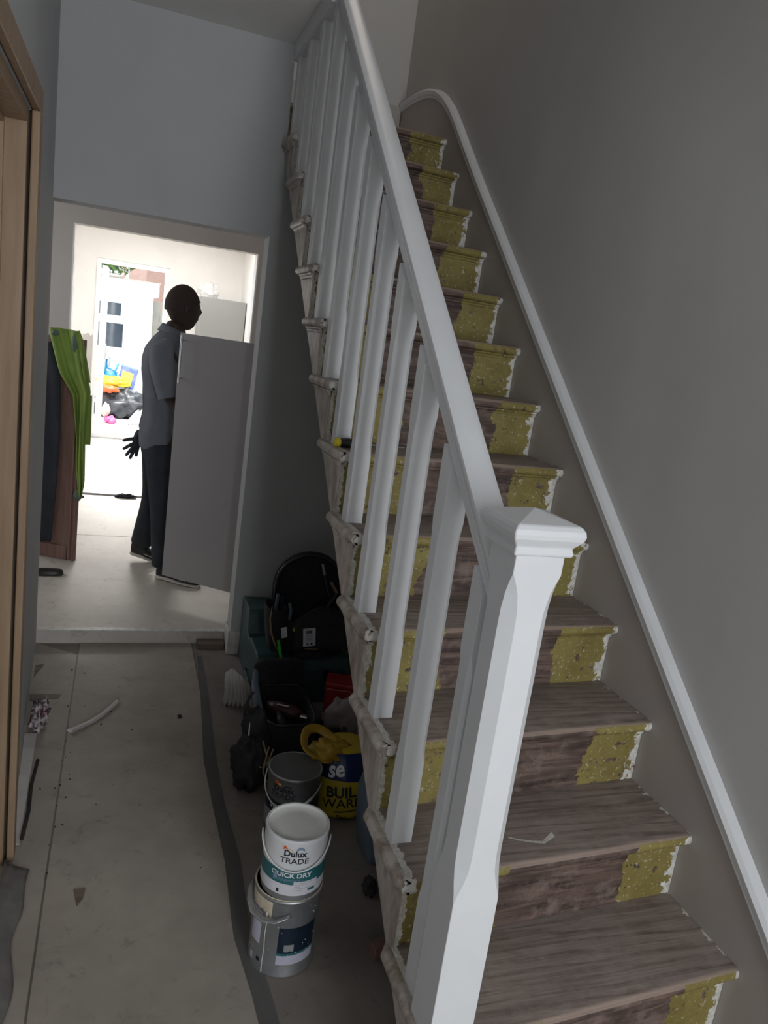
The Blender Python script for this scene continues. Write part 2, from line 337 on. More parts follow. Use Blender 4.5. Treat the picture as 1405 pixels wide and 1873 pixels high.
        if sub: md = o.modifiers.new('sub', 'SUBSURF'); md.levels = sub; md.render_levels = sub
        return o
def struct(name, mb, mat, parent=None, **k):
    o = mb.build(name, mat, parent, **k)
    if parent is None: o['kind'] = 'structure'
    return o
def lerp(a, b, t): return a+(b-a)*t
def interp(tab, t):
    if t <= tab[0][0]: return tab[0][1:]
    for a, b in zip(tab, tab[1:]):
        if t <= b[0]:
            k = (t-a[0])/(b[0]-a[0]); return tuple(lerp(p, q, k) for p, q in zip(a[1:], b[1:]))
    return tab[-1][1:]
def n3(x, y, z): return noise.noise(Vector((x, y, z)))
def blob(c, rad, amp=0.25, freq=9, seed=0, nu=28, nv=18, floorz=None, pw=1.0):
    mb = MB(); rings = []
    for j in range(nv+1):
        ph = PI*j/nv; ring = []
        for i in range(nu):
            th = 2*PI*i/nu
            d = Vector((math.sin(ph)*math.cos(th), math.sin(ph)*math.sin(th), -math.cos(ph)))
            k = 1+amp*n3(d.x*freq/4+seed, d.y*freq/4, d.z*freq/4)+amp*0.5*n3(d.x*freq/1.5, d.y*freq/1.5+seed, d.z*freq/1.5)
            e = Vector([math.copysign(abs(q)**pw, q) for q in d])
            q = [c[0]+e.x*rad[0]*k, c[1]+e.y*rad[1]*k, c[2]+e.z*rad[2]*k]
            if floorz is not None: q[2] = max(q[2], floorz)
            ring.append(tuple(q))
        rings.append(ring)
    mb.loft(rings, False); return mb
def text2d(s, size, bold=0.0, align='CENTER', sx=1.0):
    cu = bpy.data.curves.new('text', 'FONT'); cu.body = s; cu.size = size; cu.align_x = align; cu.offset = bold; cu.resolution_u = 3
    o = bpy.data.objects.new('text', cu); COL.objects.link(o); bpy.context.view_layer.update()
    me = o.evaluated_get(bpy.context.evaluated_depsgraph_get()).to_mesh()
    vs = [(v.co.x*sx, v.co.y) for v in me.vertices]; fs = [tuple(p.vertices) for p in me.polygons]
    bpy.data.objects.remove(o); bpy.data.curves.remove(cu); return vs, fs
def text_cyl(s, size, c, r, ang, z, bold=0.0, tilt=0.0, sx=1.0):
    vs, fs = text2d(s, size, bold, sx=sx); mb = MB(); out = []
    for x, y in vs:
        X = x*math.cos(tilt)-y*math.sin(tilt); Y = x*math.sin(tilt)+y*math.cos(tilt)
        rr = r(z+Y) if callable(r) else r
        a = ang+X/rr; out.append((c[0]+rr*math.cos(a), c[1]+rr*math.sin(a), c[2]+z+Y))
    return mb.add(out, fs)
def cyl_patch(c, r, a0, a1, z0, z1, n=14, nz=1, wob=0, seed=0):
    mb = MB(); a0 = math.radians(a0); a1 = math.radians(a1)
    def f(u, v):
        a = lerp(a0, a1, u); lo = z0 + (wob*n3(a*6, seed, 3) if wob else 0)
        return (c[0]+r*math.cos(a), c[1]+r*math.sin(a), c[2]+lerp(lo, z1, v))
    return mb.grid(f, n, nz)

# ------------------------------------------------------------------ the setting
G = 0.2201; RISE = 0.19; SK = 0.052; STW = 0.7826     # going, rise, skew of the treads, stair width
WL0, WL1 = (-0.872, 1.30), (-0.957, 2.95)              # left wall runs slightly out of square
Y1, Y1B = 2.809, 2.944                                 # doorway wall
MF = 0.066                                             # middle-room and kitchen floor level
HALLX = -0.034
fl = struct('floor', MB().box(-1.6, 0.80, -3.3, Y1B, -0.12, -0.004), 'slab')
# hardboard sheets laid on the hall floor
def sheet(pts, z1=0.0): return MB().prism(pts, 'z', -0.004, z1)
sheet([(-0.985, 0.2), (-0.752, 0.2), (-0.760, 2.80), (-0.950, 2.935), (-0.990, 2.9)]).build('hardboard_sheet', 'floor', fl)
sheet([(-0.746, 0.2), (-0.205, 0.2), (-0.212, 2.935), (-0.753, 2.935)]).build('hardboard_sheet', 'floor', fl)
sheet([(-1.6, -3.2), (-0.46, -3.2), (-0.46, 0.194), (-1.6, 0.194)]).build('hardboard_sheet', 'floor', fl)
sheet([(-0.454, -3.2), (0.79, -3.2), (0.79, 0.194), (-0.454, 0.194)]).build('hardboard_sheet', 'floor', fl)
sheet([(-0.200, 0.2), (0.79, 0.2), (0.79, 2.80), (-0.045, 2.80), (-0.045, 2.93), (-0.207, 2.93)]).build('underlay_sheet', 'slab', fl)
tp = [(0.20, -0.195, -0.145), (0.71, -0.221, -0.173), (0.92, -0.243, -0.196), (1.23, -0.232, -0.183), (1.53, -0.241, -0.198), (1.82, -0.246, -0.196), (2.33, -0.214, -0.178), (2.78, -0.195, -0.173)]
mb = MB(); mb.grid(lambda u, v: (lerp(*interp(tp, lerp(0.2, 2.78, v)), u), lerp(0.2, 2.78, v), 0.0015), 1, 40)
struct('floor_tape', mb, 'tape', fl, solid=0.001)
# left wall with the pine-lined doorway
def wl(y): return lerp(WL0[0], WL1[0], (y-WL0[1])/(WL1[1]-WL0[1]))
mb = MB(); mb.prism([(WL0[0], 1.335), (WL1[0], Y1B), (-1.9, Y1B), (-1.9, Y1B-0.02), (-1.05, 2.75), (-1.02, 1.335)], 'z', 0, 2.87)
mb.box(-1.02, -0.872, -3.2, 0.45, 0, 2.87); mb.box(-1.02, -0.872, 0.45, 1.335, 2.087, 2.87)
wall_left = struct('wall_left', mb, 'wall')
wf = struct('wall_front', MB().box(-1.1, -0.25, -3.3, -3.2, 0, 2.87).box(0.75, 0.80, -3.3, -3.2, 0, 5.2).box(-0.25, 0.75, -3.3, -3.2, 2.50, 5.2).box(-0.25, 0.75, -3.3, -3.2, 0, 0.6), 'wall')
# front room behind the pine frame
struct('wall_front_room', MB().box(-2.5, -2.4, -0.5, 2.0, 0, 2.87).box(-2.4, -1.02, -0.5, -0.4, 0, 2.87).box(-2.4, -1.02, 1.9, 2.0, 0, 2.87).box(-2.4, -1.02, -0.5, 2.0, 2.5, 2.6), 'wallm')
struct('floor_front_room', MB().box(-2.4, -1.6, -0.5, 2.0, -0.12, -0.002), 'slab')
# doorway wall
mb = MB(); mb.box(HALLX, 0.0, Y1, Y1B, 0, 2.655); mb.box(0.0, 0.80, Y1, Y1B, 0, 2.435); mb.box(-1.2, HALLX, Y1, Y1B, 2.062, 2.87); mb.box(HALLX, -0.012, Y1, Y1B, 2.655, 2.87); mb.box(-0.012, 0.0, Y1, Y1B, 2.655, 2.80)
wb = struct('wall_back', mb, 'wall')
struct('baseboard_back', MB().box(HALLX-0.008, 0.77, Y1-0.014, Y1-0.0005, 0, 0.125).box(HALLX-0.012, HALLX-0.0005, Y1-0.014, Y1B, 0.0, 0.125), 'oldwhite', bevel=0.003)
# ceiling of the hall, stair well above it
struct('ceiling', MB().box(-1.2, -0.012, -3.2, Y1B, 2.87, 3.05), 'ceil')
struct('wall_right', MB().box(0.80, 0.90, -3.3, 3.80, 0, 5.2), 'wallr')
struct('wall_landing_left', MB().box(-0.11, -0.012, -3.2, 3.70, 3.05, 5.2).box(-0.11, -0.012, Y1B, 3.70, 2.66, 3.05), 'wallr')
struct('wall_landing_back', MB().box(-0.11, 0.80, 3.685, 3.80, 2.6, 5.2), 'wallr')
struct('baseboard_landing', MB().box(0.0, 0.78, 3.668, 3.684, 2.665, 2.985), 'string', bevel=0.004)
struct('ceiling_landing', MB().box(-0.2, 0.90, -3.3, 3.80, 5.2, 5.3), 'ceil')
struct('floor_landing', MB().box(0.001, 0.782, 3.02, 3.685, 2.46, 2.655), 'stair')
# middle room
RX0, RX1 = -2.6, 1.5
mf = struct('floor_middle_room', MB().box(RX0, RX1, Y1B+0.001, 6.0, -0.12, MF-0.004), 'mid_floor')
for a, b, c, d in ((RX0, RX1, Y1B+0.001, 4.672), (RX0, RX1, 4.680, 5.93)):
    MB().box(a, b, c, d, MF-0.004, MF).build('floor_slab', 'mid_floor', mf)
MB().box(-0.955, HALLX-0.001, Y1B-0.012, Y1B+0.03, MF+0.0005, MF+0.006).build('step_edge_strip', 'oldwhite', mf, bevel=0.002)
struct('wall_middle_room', MB().box(RX0-0.1, RX0, Y1B, 6.15, 0, 2.9).box(RX1, RX1+0.1, Y1B, 6.15, 0, 2.9).box(0.90, RX1, Y1B-0.1, Y1B, 0, 2.9).box(RX0, -1.05, Y1B, Y1B+0.05, 0, 2.9), 'wallm')
struct('ceiling_middle_room', MB().box(RX0, RX1, Y1B, 6.15, 2.64, 2.66), 'ceil')
# second opening, to the kitchen
OX0, OX1, OZ = -1.078, 0.402, 2.262
struct('wall_kitchen_front', MB().box(RX0, OX0, 6.0, 6.15, 0, 2.75).box(OX1, RX1, 6.0, 6.15, 0, 2.75).box(OX0, OX1, 6.0, 6.15, OZ, 2.75), 'wallm')
struct('trim_1', MB().box(OX0, OX0+0.012, 5.998, 6.16, MF, OZ).box(OX1-0.012, OX1, 5.998, 6.16, MF, OZ), 'upvc')
struct('threshold_strip', MB().box(OX0+0.013, OX1-0.013, 5.935, 5.99, MF-0.006, MF+0.004), 'dark')
kf = struct('floor_kitchen', MB().box(-1.8, 0.75, 6.0, 9.25, -0.12, MF-0.003), 'kfloor')
ys = [6.0, 6.75, 7.45, 8.2, 9.1]
for i in range(4): MB().box(-1.7, 0.69, ys[i]+0.006, ys[i+1]-0.006, MF-0.003, MF).build('floor_slab', 'kfloor', kf)
DX0, DX1, DZ = -0.963, -0.236, 2.14      # back door clear opening
struct('wall_kitchen_back', MB().box(-1.7, DX0-0.05, 9.1, 9.3, 0, 2.9).box(DX1+0.05, 0.8, 9.1, 9.3, 0, 2.9).box(DX0-0.05, DX1+0.05, 9.1, 9.3, DZ+0.055, 2.9), 'cream')
struct('wall_kitchen_side', MB().box(0.69, 0.8, 6.15, 9.1, 0, 2.9).box(-1.8, -1.7, 6.0, 9.3, 0, 2.9), 'cream')
struct('ceiling_kitchen', MB().box(-1.8, 0.8, 6.15, 9.3, 2.69, 2.72), 'cream')
pl = struct('plaster_patch', MB().grid(lambda u, v: (lerp(-1.13, -1.02, u), 9.098, lerp(0.75, 1.3+0.05*n3(u*4, 1, 2), v)), 5, 4), 'wallm')
pl.location = (0, 0, 0)
# back door: frame, leaf swung outwards
door = struct('door_1', MB().box(DX0-0.05, DX0, 9.085, 9.16, MF, DZ+0.05).box(DX1, DX1+0.05, 9.085, 9.16, MF, DZ+0.05).box(DX0, DX1, 9.085, 9.16, DZ, DZ+0.05).box(DX0, DX1, 9.085, 9.16, MF, MF+0.05), 'upvc', bevel=0.004)
hx = DX0+0.01
mb = MB()
for a, b, c, d in ((9.17, 9.28, 0.13, 2.12), (9.80, 9.91, 0.13, 2.12), (9.28, 9.80, 2.01, 2.12), (9.28, 9.80, 0.13, 0.35), (9.28, 9.80, 0.95, 1.08)):
    mb.box(hx, hx+0.06, a, b, c, d)
leaf = mb.build('door_leaf', 'upvc', door, bevel=0.004)
MB().box(hx+0.02, hx+0.04, 9.285, 9.795, 1.085, 2.005).build('door_pane', 'pane', leaf)
MB().box(hx+0.02, hx+0.04, 9.285, 9.795, 0.355, 0.945).build('door_panel', 'upvc', leaf)
MB().box(hx+0.062, hx+0.075, 9.85, 9.88, 0.98, 1.18).tube([(hx+0.10, 9.86, 1.10), (hx+0.10, 9.74, 1.10)], 0.009).tube([(hx+0.07, 9.865, 1.10), (hx+0.10, 9.865, 1.10)], 0.008).build('handle', 'steel', leaf)

# pine door frame on the left (door_2): lining, stops and architraves
d2 = struct('door_2', MB().box(-1.02, -0.8765, 1.300, 1.3345, 0.0, 2.085).box(-1.02, -0.8765, 0.451, 0.485, 0.0, 2.085).box(-1.02, -0.8765, 0.485, 1.300, 2.052, 2.085), 'pine', bevel=0.002)
MB().box(-0.975, -0.925, 1.286, 1.2995, 0, 2.0515).box(-0.975, -0.925, 0.4855, 0.499, 0, 2.0515).box(-0.975, -0.925, 0.499, 1.286, 2.038, 2.0515).build('door_stop', 'pine', d2, bevel=0.002)
MB().box(-0.8695, -0.849, 1.315, 1.365, 0.0, 2.0845).build('architrave', 'pine', d2, bevel=0.004)
MB().box(-0.8695, -0.849, 0.42, 0.47, 0.0, 2.0845).build('architrave', 'pine', d2, bevel=0.004)
MB().box(-0.8695, -0.849, 0.42, 1.365, 2.085, 2.140).build('architrave', 'pine', d2, bevel=0.004)
MB().box(-0.8764, -0.8697, 1.331, 1.3347, 0, 2.085).build('painted_gap_shade', 'dark', d2)  # dark strip painted in for the shade between lining and architrave

# ------------------------------------------------------------------ staircase
def yl(k): return k*G-SK
def yr(k): return k*G
stair = thing('staircase', 'bare timber staircase with olive-painted step ends climbing along the grey wall', 'stairs', (0, 0, 0))
def low(y): return max(0.0, 0.863*y-0.022)
TT = 0.030
NK = 14
for k in range(0, NK):
    z = (k+1)*RISE
    # tread: half-round nosing, skewed plan
    def sec(x):
        t = max(0.0, x)/STW; y0 = lerp(yl(k), yr(k), t); yb = lerp(yl(k)+G+0.045, yr(k)+G+0.045, t)
        if k == NK-1: yb = y0+0.16; 
        j = 0.0015*n3(x*9, k*3.1, 0)
        p = [(x, yb, z-TT), (x, y0+0.014, z-TT)]
        for q in range(1, 8):
            a = -PI/2-PI*q/8; p.append((x, y0+0.015+0.015*math.cos(a)+j, z-0.015+0.015*math.sin(a)))
        p += [(x, y0+0.014, z), (x, yb, z)]
        return p
    if k == NK-1:
        base_sec = sec
        def sec(x, f=base_sec):
            t = max(0, x)/STW; dy = -0.0+0.05*(1-t)**2
            return [(a, b+dy, c) for a, b, c in f(x)]
    n = 10
    tr = MB().loft([sec(lerp(0.001, STW-0.0005, i/n)) for i in range(n+1)]).build('tread', 'stair', stair, smooth='auto')
    # scotia moulding under the nosing
    def sc(x):
        t = x/STW; y0 = lerp(yl(k), yr(k), t)+0.034
        if k == NK-1: y0 += 0.05*(1-t)**2
        return [(x, y0, z-TT-0.001), (x, y0-0.014, z-TT-0.001), (x, y0-0.013, z-TT-0.006), (x, y0-0.007, z-TT-0.011), (x, y0-0.005, z-TT-0.018), (x, y0, z-TT-0.019)]
    MB().loft([sc(lerp(0.008, STW-0.001, i/6)) for i in range(7)]).build('scotia', 'stair', tr)
    # riser
    def rs(x, dz0, dz1):
        t = x/STW; y0 = lerp(yl(k), yr(k), t)+0.034
        if k == NK-1: y0 += 0.05*(1-t)**2
        return [(x, y0, dz0), (x, y0, dz1), (x, y0+0.020, dz1), (x, y0+0.020, dz0)]
    MB().loft([rs(lerp(0.0075, STW-0.0005, i/4), z-RISE+0.0005, z-TT-0.0005) for i in range(5)]).build('riser', 'stair', stair)
    if k < NK-1:
        # moulded return nosing along the open side
        y0 = yl(k); y1 = yl(k)+G+0.056
        rings = []
        for i in range(13):
            t = i/12; y = lerp(y0, y1, t)
            e0 = min(1, (y-y0)/0.016); e1 = min(1, (y1-y)/0.012); e = math.sqrt(max(0, 1-(1-e0)**2))*math.sqrt(max(0.02, 1-(1-e1)**2))
            jj = 0.002*n3(y*20, k, 5)
            w = 0.022*max(0.25, e)+jj; h = 0.015
            ring = [(0.0005, y, z-TT)]
            for q in range(0, 9):
                a = -PI/2-PI*q/8; ring.append((-w+0.012+0.012*math.cos(a), y, z-0.015+h*math.sin(a)))
            ring.append((0.0005, y, z))
            rings.append(ring)
        rn = MB().loft(rings).build('return_nosing', 'ret', tr, smooth='auto')
        if k > 0:
            yk = yl(k)+0.034
            MB().prism([(0.0005, z-TT-0.001), (-0.013, z-TT-0.001), (-0.012, z-TT-0.006), (-0.007, z-TT-0.010), (-0.006, z-TT-0.017), (0.0005, z-TT-0.019)], 'y', yk-0.012, yk+G-0.03).build('return_moulding', 'ret', tr)
        # lump of old white paint on the nosing corner
        MB().add(*(lambda b: (b.v, b.f))(blob((0.008, yl(k)+0.0125, z-0.0155), (0.019, 0.0145, 0.0170), 0.22, 8, k, 14, 10, pw=0.75))).build('paint_lump', 'oldwhite', tr, smooth=True)
# cut outer string, one board with a saw-tooth upper edge
mb = MB()
for k in range(0, NK-1):
    z = (k+1)*RISE; a = yl(k)+0.034; b = yl(k+1)+0.034
    b2 = min(b, Y1-0.002)
    if a >= Y1-0.01: continue
    mb.prism([(a, low(a)), (b2, low(b2)), (b2, z-TT-0.0005), (a, z-TT-0.0005)], 'x', 0.0, 0.007)
mb.build('outer_string', 'ret', stair)
# wall string (skirting) with its curved top and white capping
cap = [(-0.9, -0.397+0.022), (0.0, 0.363), (0.167, 0.504), (0.401, 0.704), (0.609, 0.879), (0.917, 1.138), (1.302, 1.463), (1.742, 1.834), (2.151, 2.179), (2.39, 2.378), (2.614, 2.571), (2.76, 2.70), (2.87, 2.79), (3.0, 2.874), (3.11, 2.922), (3.219, 2.952), (3.33, 2.970), (3.439, 2.979), (3.667, 2.985)]
cap = [(y, z) for y, z in cap if z > -1]
poly = [(0.0-0.38, 0.0)] + [(-0.38, 0.042)] + [(y, z-0.004) for y, z in cap if y > -0.3] + [(3.667, 2.66), (3.0, 2.66), (2.7, 2.4), (0.3, 0.0)]
mb = MB()
us = [-0.38] + [y for y, z in cap if y > -0.3]
def capz(y): return interp(cap, y)[0]
def botz(y): return max(0.0, min(2.66, 0.863*y-0.3))
fine = []
yy = -0.38
while yy < 3.667: fine.append(yy); yy += 0.06
fine.append(3.667)
for a, b in zip(fine, fine[1:]):
    mb.prism([(a, botz(a)), (b, botz(b)), (b, capz(b)), (a, max(botz(a)+0.001, capz(a)))], 'x', 0.7832, 0.7995)
ws = mb.build('wall_string', 'string', stair)
prof = [(0.7995, -0.024), (0.775, -0.024), (0.771, -0.018), (0.775, -0.012), (0.768, -0.008), (0.764, 0.008), (0.772, 0.018), (0.7995, 0.020)]
rings = []
ff = [y for y in fine if y >= -0.38]
for i, y in enumerate(ff):
    y2 = ff[min(i+1, len(ff)-1)]; y1_ = ff[max(i-1, 0)]
    t = Vector((0, y2-y1_, capz(y2)-capz(y1_))).normalized(); nn = Vector((0, -t.z, t.y))
    rings.append([Vector((px, y, capz(y)))+nn*h for px, h in prof])
MB().loft(rings).build('string_capping', 'white', ws, smooth='auto')

# ------------------------------------------------------------------ balustrade
bal = thing('balustrade', 'white painted balustrade with square newel post and sloping handrail', 'banister', (0.034, 0.22, 0))
def railT(y): return 1.066+0.864*y
def oct_ring(cx, cy, w, c, z):
    h = w/2; c = max(c, 0.0008)
    return [(cx-h+c, cy-h, z), (cx+h-c, cy-h, z), (cx+h, cy-h+c, z), (cx+h, cy+h-c, z), (cx+h-c, cy+h, z), (cx-h+c, cy+h, z), (cx-h, cy+h-c, z), (cx-h, cy-h+c, z)]
NX, NY = 0.034, 0.220
# newel stands on the floor in front of / through the first step
rings = [oct_ring(NX, NY, 0.090, 0.001, z) for z in (0.2205, 0.60, 0.70)]
rings += [oct_ring(NX, NY, 0.090, c, z) for z, c in ((0.715, 0.005), (0.735, 0.012), (0.76, 0.0185), (0.79, 0.021), (1.22, 0.021), (1.255, 0.020), (1.285, 0.015), (1.305, 0.008), (1.32, 0.001), (1.352, 0.001))]
# base passes the first tread: rests on it
for i in range(len(rings)):
    pass
rings[0] = oct_ring(NX, NY, 0.090, 0.001, 0.3805)
newel = MB().loft(rings).build('newel_post', 'white', bal)
MB().box(NX-0.045, NX+0.045, 0.175, 0.2, 0.1905, 0.380).build('newel_foot', 'white', newel) if False else None
def sq(w, z): h = w/2; return [(NX-h, NY-h, z), (NX+h, NY-h, z), (NX+h, NY+h, z), (NX-h, NY+h, z)]
MB().loft([sq(0.090, 1.3525), sq(0.106, 1.354), sq(0.110, 1.359), sq(0.107, 1.364), sq(0.104, 1.367), sq(0.108, 1.371), sq(0.118, 1.377), sq(0.128, 1.384), sq(0.132, 1.392), sq(0.129, 1.400), sq(0.120, 1.406), sq(0.114, 1.408), sq(0.002, 1.423)]).build('newel_cap', 'white', newel, bevel=0.0015, bseg=1)
# handrail
y0, y1 = 0.263, 2.19
pr = [(0.010, 0.0), (0.020, 0.002), (0.040, 0.002), (0.052, 0.0), (0.060, -0.006), (0.0625, -0.016), (0.060, -0.026), (0.054, -0.032), (0.056, -0.038), (0.052, -0.048), (0.053, -0.066), (0.050, -0.070), (0.010, -0.070), (0.007, -0.066), (0.008, -0.048), (0.004, -0.038), (0.006, -0.032), (0.0, -0.026), (-0.0025, -0.016), (0.0, -0.006)]
MB().loft([[(x+0.004, y, railT(y)+d*1.12) for x, d in pr] for y in (y0, y1)]).build('handrail', 'white', bal, smooth='auto')
BW = 0.049
def baluster(cx, cy, z0, ztop):
    # ztop(y) is the sloping or level underside it meets
    L = ztop(cy)-z0; rings = []
    cmx = 0.0085
    s0 = z0+0.225; s1 = z0+L-0.165
    for z, c in ((z0, 0), (s0-0.03, 0), (s0-0.015, 0.004), (s0, cmx*0.85), (s0+0.02, cmx), (s1-0.02, cmx), (s1, cmx*0.85), (s1+0.015, 0.004), (s1+0.03, 0)):
        if L < 0.5 and z > z0: continue
        rings.append(oct_ring(cx, cy, BW, c, z))
    last = oct_ring(cx, cy, BW, 0, z0+L)
    rings.append([(x, y, ztop(y)) for x, y, _ in last])
    return MB().loft(rings)
for k in range(1, 13):
    cy = yl(k)+0.125+BW/2
    if cy+BW/2 < 2.12: ft = lambda y: railT(y)-0.079
    else: ft = lambda y: 2.8015
    if k >= 1: baluster(0.028, cy, (k+1)*RISE+0.0006, ft).build('baluster', 'white', bal)
# trimmer board along the stair well edge, under the ceiling
MB().box(-0.0115, 0.052, 2.10, Y1-0.001, 2.802, 2.90).build('trimmer_board', 'white', bal, bevel=0.002)

# screwdriver lying on a tread
k = 6
sdv = thing('screwdriver', 'yellow and black handled screwdriver lying on a stair tread between the spindles', 'screwdriver', (0.0, yl(k)+0.085, (k+1)*RISE+0.0155))
cx, cy, cz = 0.0, yl(k)+0.085, (k+1)*RISE+0.0155
dv = Vector((0.99, 0.12, -0.008)).normalized()
def along(ds, rs, nm, mt):
    p = Vector((cx, cy, cz)); o = Vector((-0.010, 0, 0))
    MB().tube([p+o+dv*d for d in ds], rs, 12).build(nm, mt, sdv, smooth='auto')
along([0, 0.004, 0.014, 0.018], [0.008, 0.0135, 0.0145, 0.013], 'end_cap', 'screwy')
along([0.018, 0.04, 0.07, 0.09, 0.10], [0.0135, 0.0155, 0.0135, 0.009, 0.006], 'grip', 'blackp')
along([0.10, 0.24], [0.0032, 0.0032], 'shaft', 'steel')

mb = MB(); sm = [(0.292, 0.499), (0.318, 0.485), (0.345, 0.476), (0.370, 0.470), (0.392, 0.483), (0.412, 0.496)]
mb.grid(lambda u, v: (lerp(*[sm[min(int(u*4.999), 4)+q][0] for q in (0, 1)], u*4.999-min(int(u*4.999), 4)), lerp(*[sm[min(int(u*4.999), 4)+q][1] for q in (0, 1)], u*4.999-min(int(u*4.999), 4))+(v-0.5)*(0.006+0.012*u*u+0.004*n3(u*20, v, 3)), 0.5708), 30, 2)
mb.build('paint_smear', 'oldwhite', stair)
# ------------------------------------------------------------------ paint tins
def tin_body(mb, c, r, h, z0=0.0):
    return mb.lathe([(r*0.96, z0), (r*1.0, z0+0.002), (r*1.0, z0+0.006), (r*0.985, z0+0.009), (r*0.985, z0+h-0.012), (r*1.0, z0+h-0.009), (r*1.02, z0+h-0.004), (r*1.0, z0+h)], c, 56)
D = math.radians
# big grey tin
c1 = (-0.125, 0.845, 0.0)
t1 = thing('paint_tin', 'large grey metal paint tin with navy label under the white tin', 'paint tin', c1)
H1 = 0.232
mb = tin_body(MB(), c1, 0.090, H1)
b1 = mb.build('body', 'tin', t1, smooth='auto')
MB().lathe([(0.0885, H1+0.0003), (0.0905, H1+0.002), (0.0885, H1+0.004), (0.086, H1+0.002), (0.0865, H1+0.0003)], c1, 56).build('rim', 'creampaint', t1, smooth='auto')
cyl_patch(c1, 0.0892, -112, -42, 0.075, 0.152).build('navy_label', 'navy', t1)
cyl_patch(c1, 0.0893, -112, -42, 0.068, 0.075).build('teal_stripe', 'teal', t1)
cyl_patch(c1, 0.0892, -112, -42, 0.040, 0.068).build('pale_label_strip', 'lilac', t1)
cyl_patch(c1, 0.0894, -101, -84, 0.080, 0.102, 12, 1, 0.01).build('logo', 'greylabel', t1)
cyl_patch(c1, 0.0892, -172, -146, 0.082, 0.178).build('white_label', 'lilac', t1)
cyl_patch(c1, 0.0892, -168, -158, 0.050, 0.072).build('round_mark', 'greylabel', t1)
cyl_patch(c1, 0.0892, -150, -143, 0.030, 0.042).build('black_mark', 'ink', t1)
cyl_patch(c1, 0.0892, -170, -160, 0.020, 0.042).build('small_label', 'lilac', t1)
cyl_patch(c1, 0.0896, -186, -128, 0.185, 0.2215, 20, 1, 0.03, 4).build('cream_paint_run', 'creampaint', t1)
mb = MB(); random.seed(3)
mb.tube([(c1[0]+0.0905*math.cos(D(a)), c1[1]+0.0905*math.sin(D(a)), z) for a, z in ((-137, 0.19), (-135.5, 0.16), (-136.5, 0.12), (-135, 0.08), (-136, 0.04), (-135.5, 0.006))], [0.003, 0.0018, 0.0012, 0.0016, 0.0012, 0.002], 6)
mb.build('white_paint_drip', 'oldwhite', t1)
mb = MB()
for i in range(34):
    a = random.uniform(-180, -40); z = random.uniform(0.01, 0.21); s = random.uniform(0.0007, 0.002)
    p = Vector((c1[0]+0.0895*math.cos(D(a)), c1[1]+0.0895*math.sin(D(a)), z)); mb.obox(p, (s, s, s*1.4), (0, 0, D(a)))
sp_ = mb.build('paint_splashes', 'oldwhite', t1); sp_['kind'] = 'stuff'
hp = [(c1[0]+R*math.cos(D(a)), c1[1]+R*math.sin(D(a)), z) for a, z, R in ((-96, 0.196, 0.093), (-104, 0.193, 0.099), (-118, 0.184, 0.106), (-135, 0.180, 0.110), (-155, 0.184, 0.110), (-172, 0.194, 0.106), (-190, 0.204, 0.100), (-215, 0.206, 0.094))]
MB().tube(hp, [0.006, 0.006, 0.008, 0.010, 0.010, 0.008, 0.006, 0.005], 8, 0.35).build('handle', 'tin', t1, smooth=True)
# white tin on top
c2 = (-0.124, 0.832, 0.2366)
t2 = thing('paint_tin', 'white and teal paint tin stacked on the grey tin', 'paint tin', c2)
H2 = 0.178; R2 = 0.083
MB().lathe([(0.076, 0), (R2-0.003, 0.002), (R2-0.003, 0.018), (R2, 0.020), (R2, H2-0.012), (R2+0.0015, H2-0.006), (R2, H2), (R2-0.004, H2), (R2-0.005, H2-0.010)], c2, 56).build('body', 'tinwhite', t2, smooth='auto')
MB().lathe([(0.001, H2-0.0088), (0.05, H2-0.0080), (R2-0.0065, H2-0.0085), (R2-0.0052, H2-0.004), (R2-0.0048, H2-0.0005)], c2, 56, cap=False).build('paint_skin', 'driedpaint', t2, smooth=True)
cyl_patch(c2, R2-0.0027, -200, 0, 0.002, 0.0175, 40).build('metal_band', 'tin', t2)
cyl_patch(c2, R2+0.0004, -190, -22, 0.052, 0.094, 40).build('teal_band', 'teal', t2)
cyl_patch(c2, R2+0.0004, -190, -22, 0.022, 0.052, 40).build('lilac_band', 'label', t2)
F2 = D(-106)
text_cyl('Dulux', 0.024, c2, R2+0.0007, F2+0.03, 0.134, 0.0008).build('lettering', 'ink', t2)
text_cyl('TRADE', 0.0215, c2, R2+0.0007, F2+0.03, 0.114, 0.0003, sx=1.12).build('lettering', 'ink', t2)
text_cyl('QUICK DRY', 0.0185, c2, R2+0.0009, F2-0.02, 0.073, 0.0005, sx=1.1).build('lettering', 'inkw', t2)
text_cyl('SATINWOOD', 0.012, c2, R2+0.0009, F2-0.12, 0.060, 0.0, sx=1.1).build('lettering', 'blueink', t2)
cyl_patch(c2, R2+0.0012, -101, -56, 0.030, 0.062).build('paper_label', 'label', t2)
mb = MB()
for i, w in enumerate((32, 25, 10, 28, 14)): 
    q = cyl_patch(c2, R2+0.0015, -99, -99+w, 0.0575-i*0.0052, 0.0586-i*0.0052); mb.add(q.v, q.f)
mb.build('label_lines', 'greylabel', t2)
cyl_patch(c2, R2+0.0015, -74, -60, 0.032, 0.039).build('label_block', 'teal', t2)
cyl_patch(c2, R2+0.0008, -131, -126, 0.026, 0.036).build('small_mark', 'ink', t2)
cyl_patch(c2, R2+0.0009, -139, -132, 0.062, 0.078).build('emblem', 'blueink', t2)
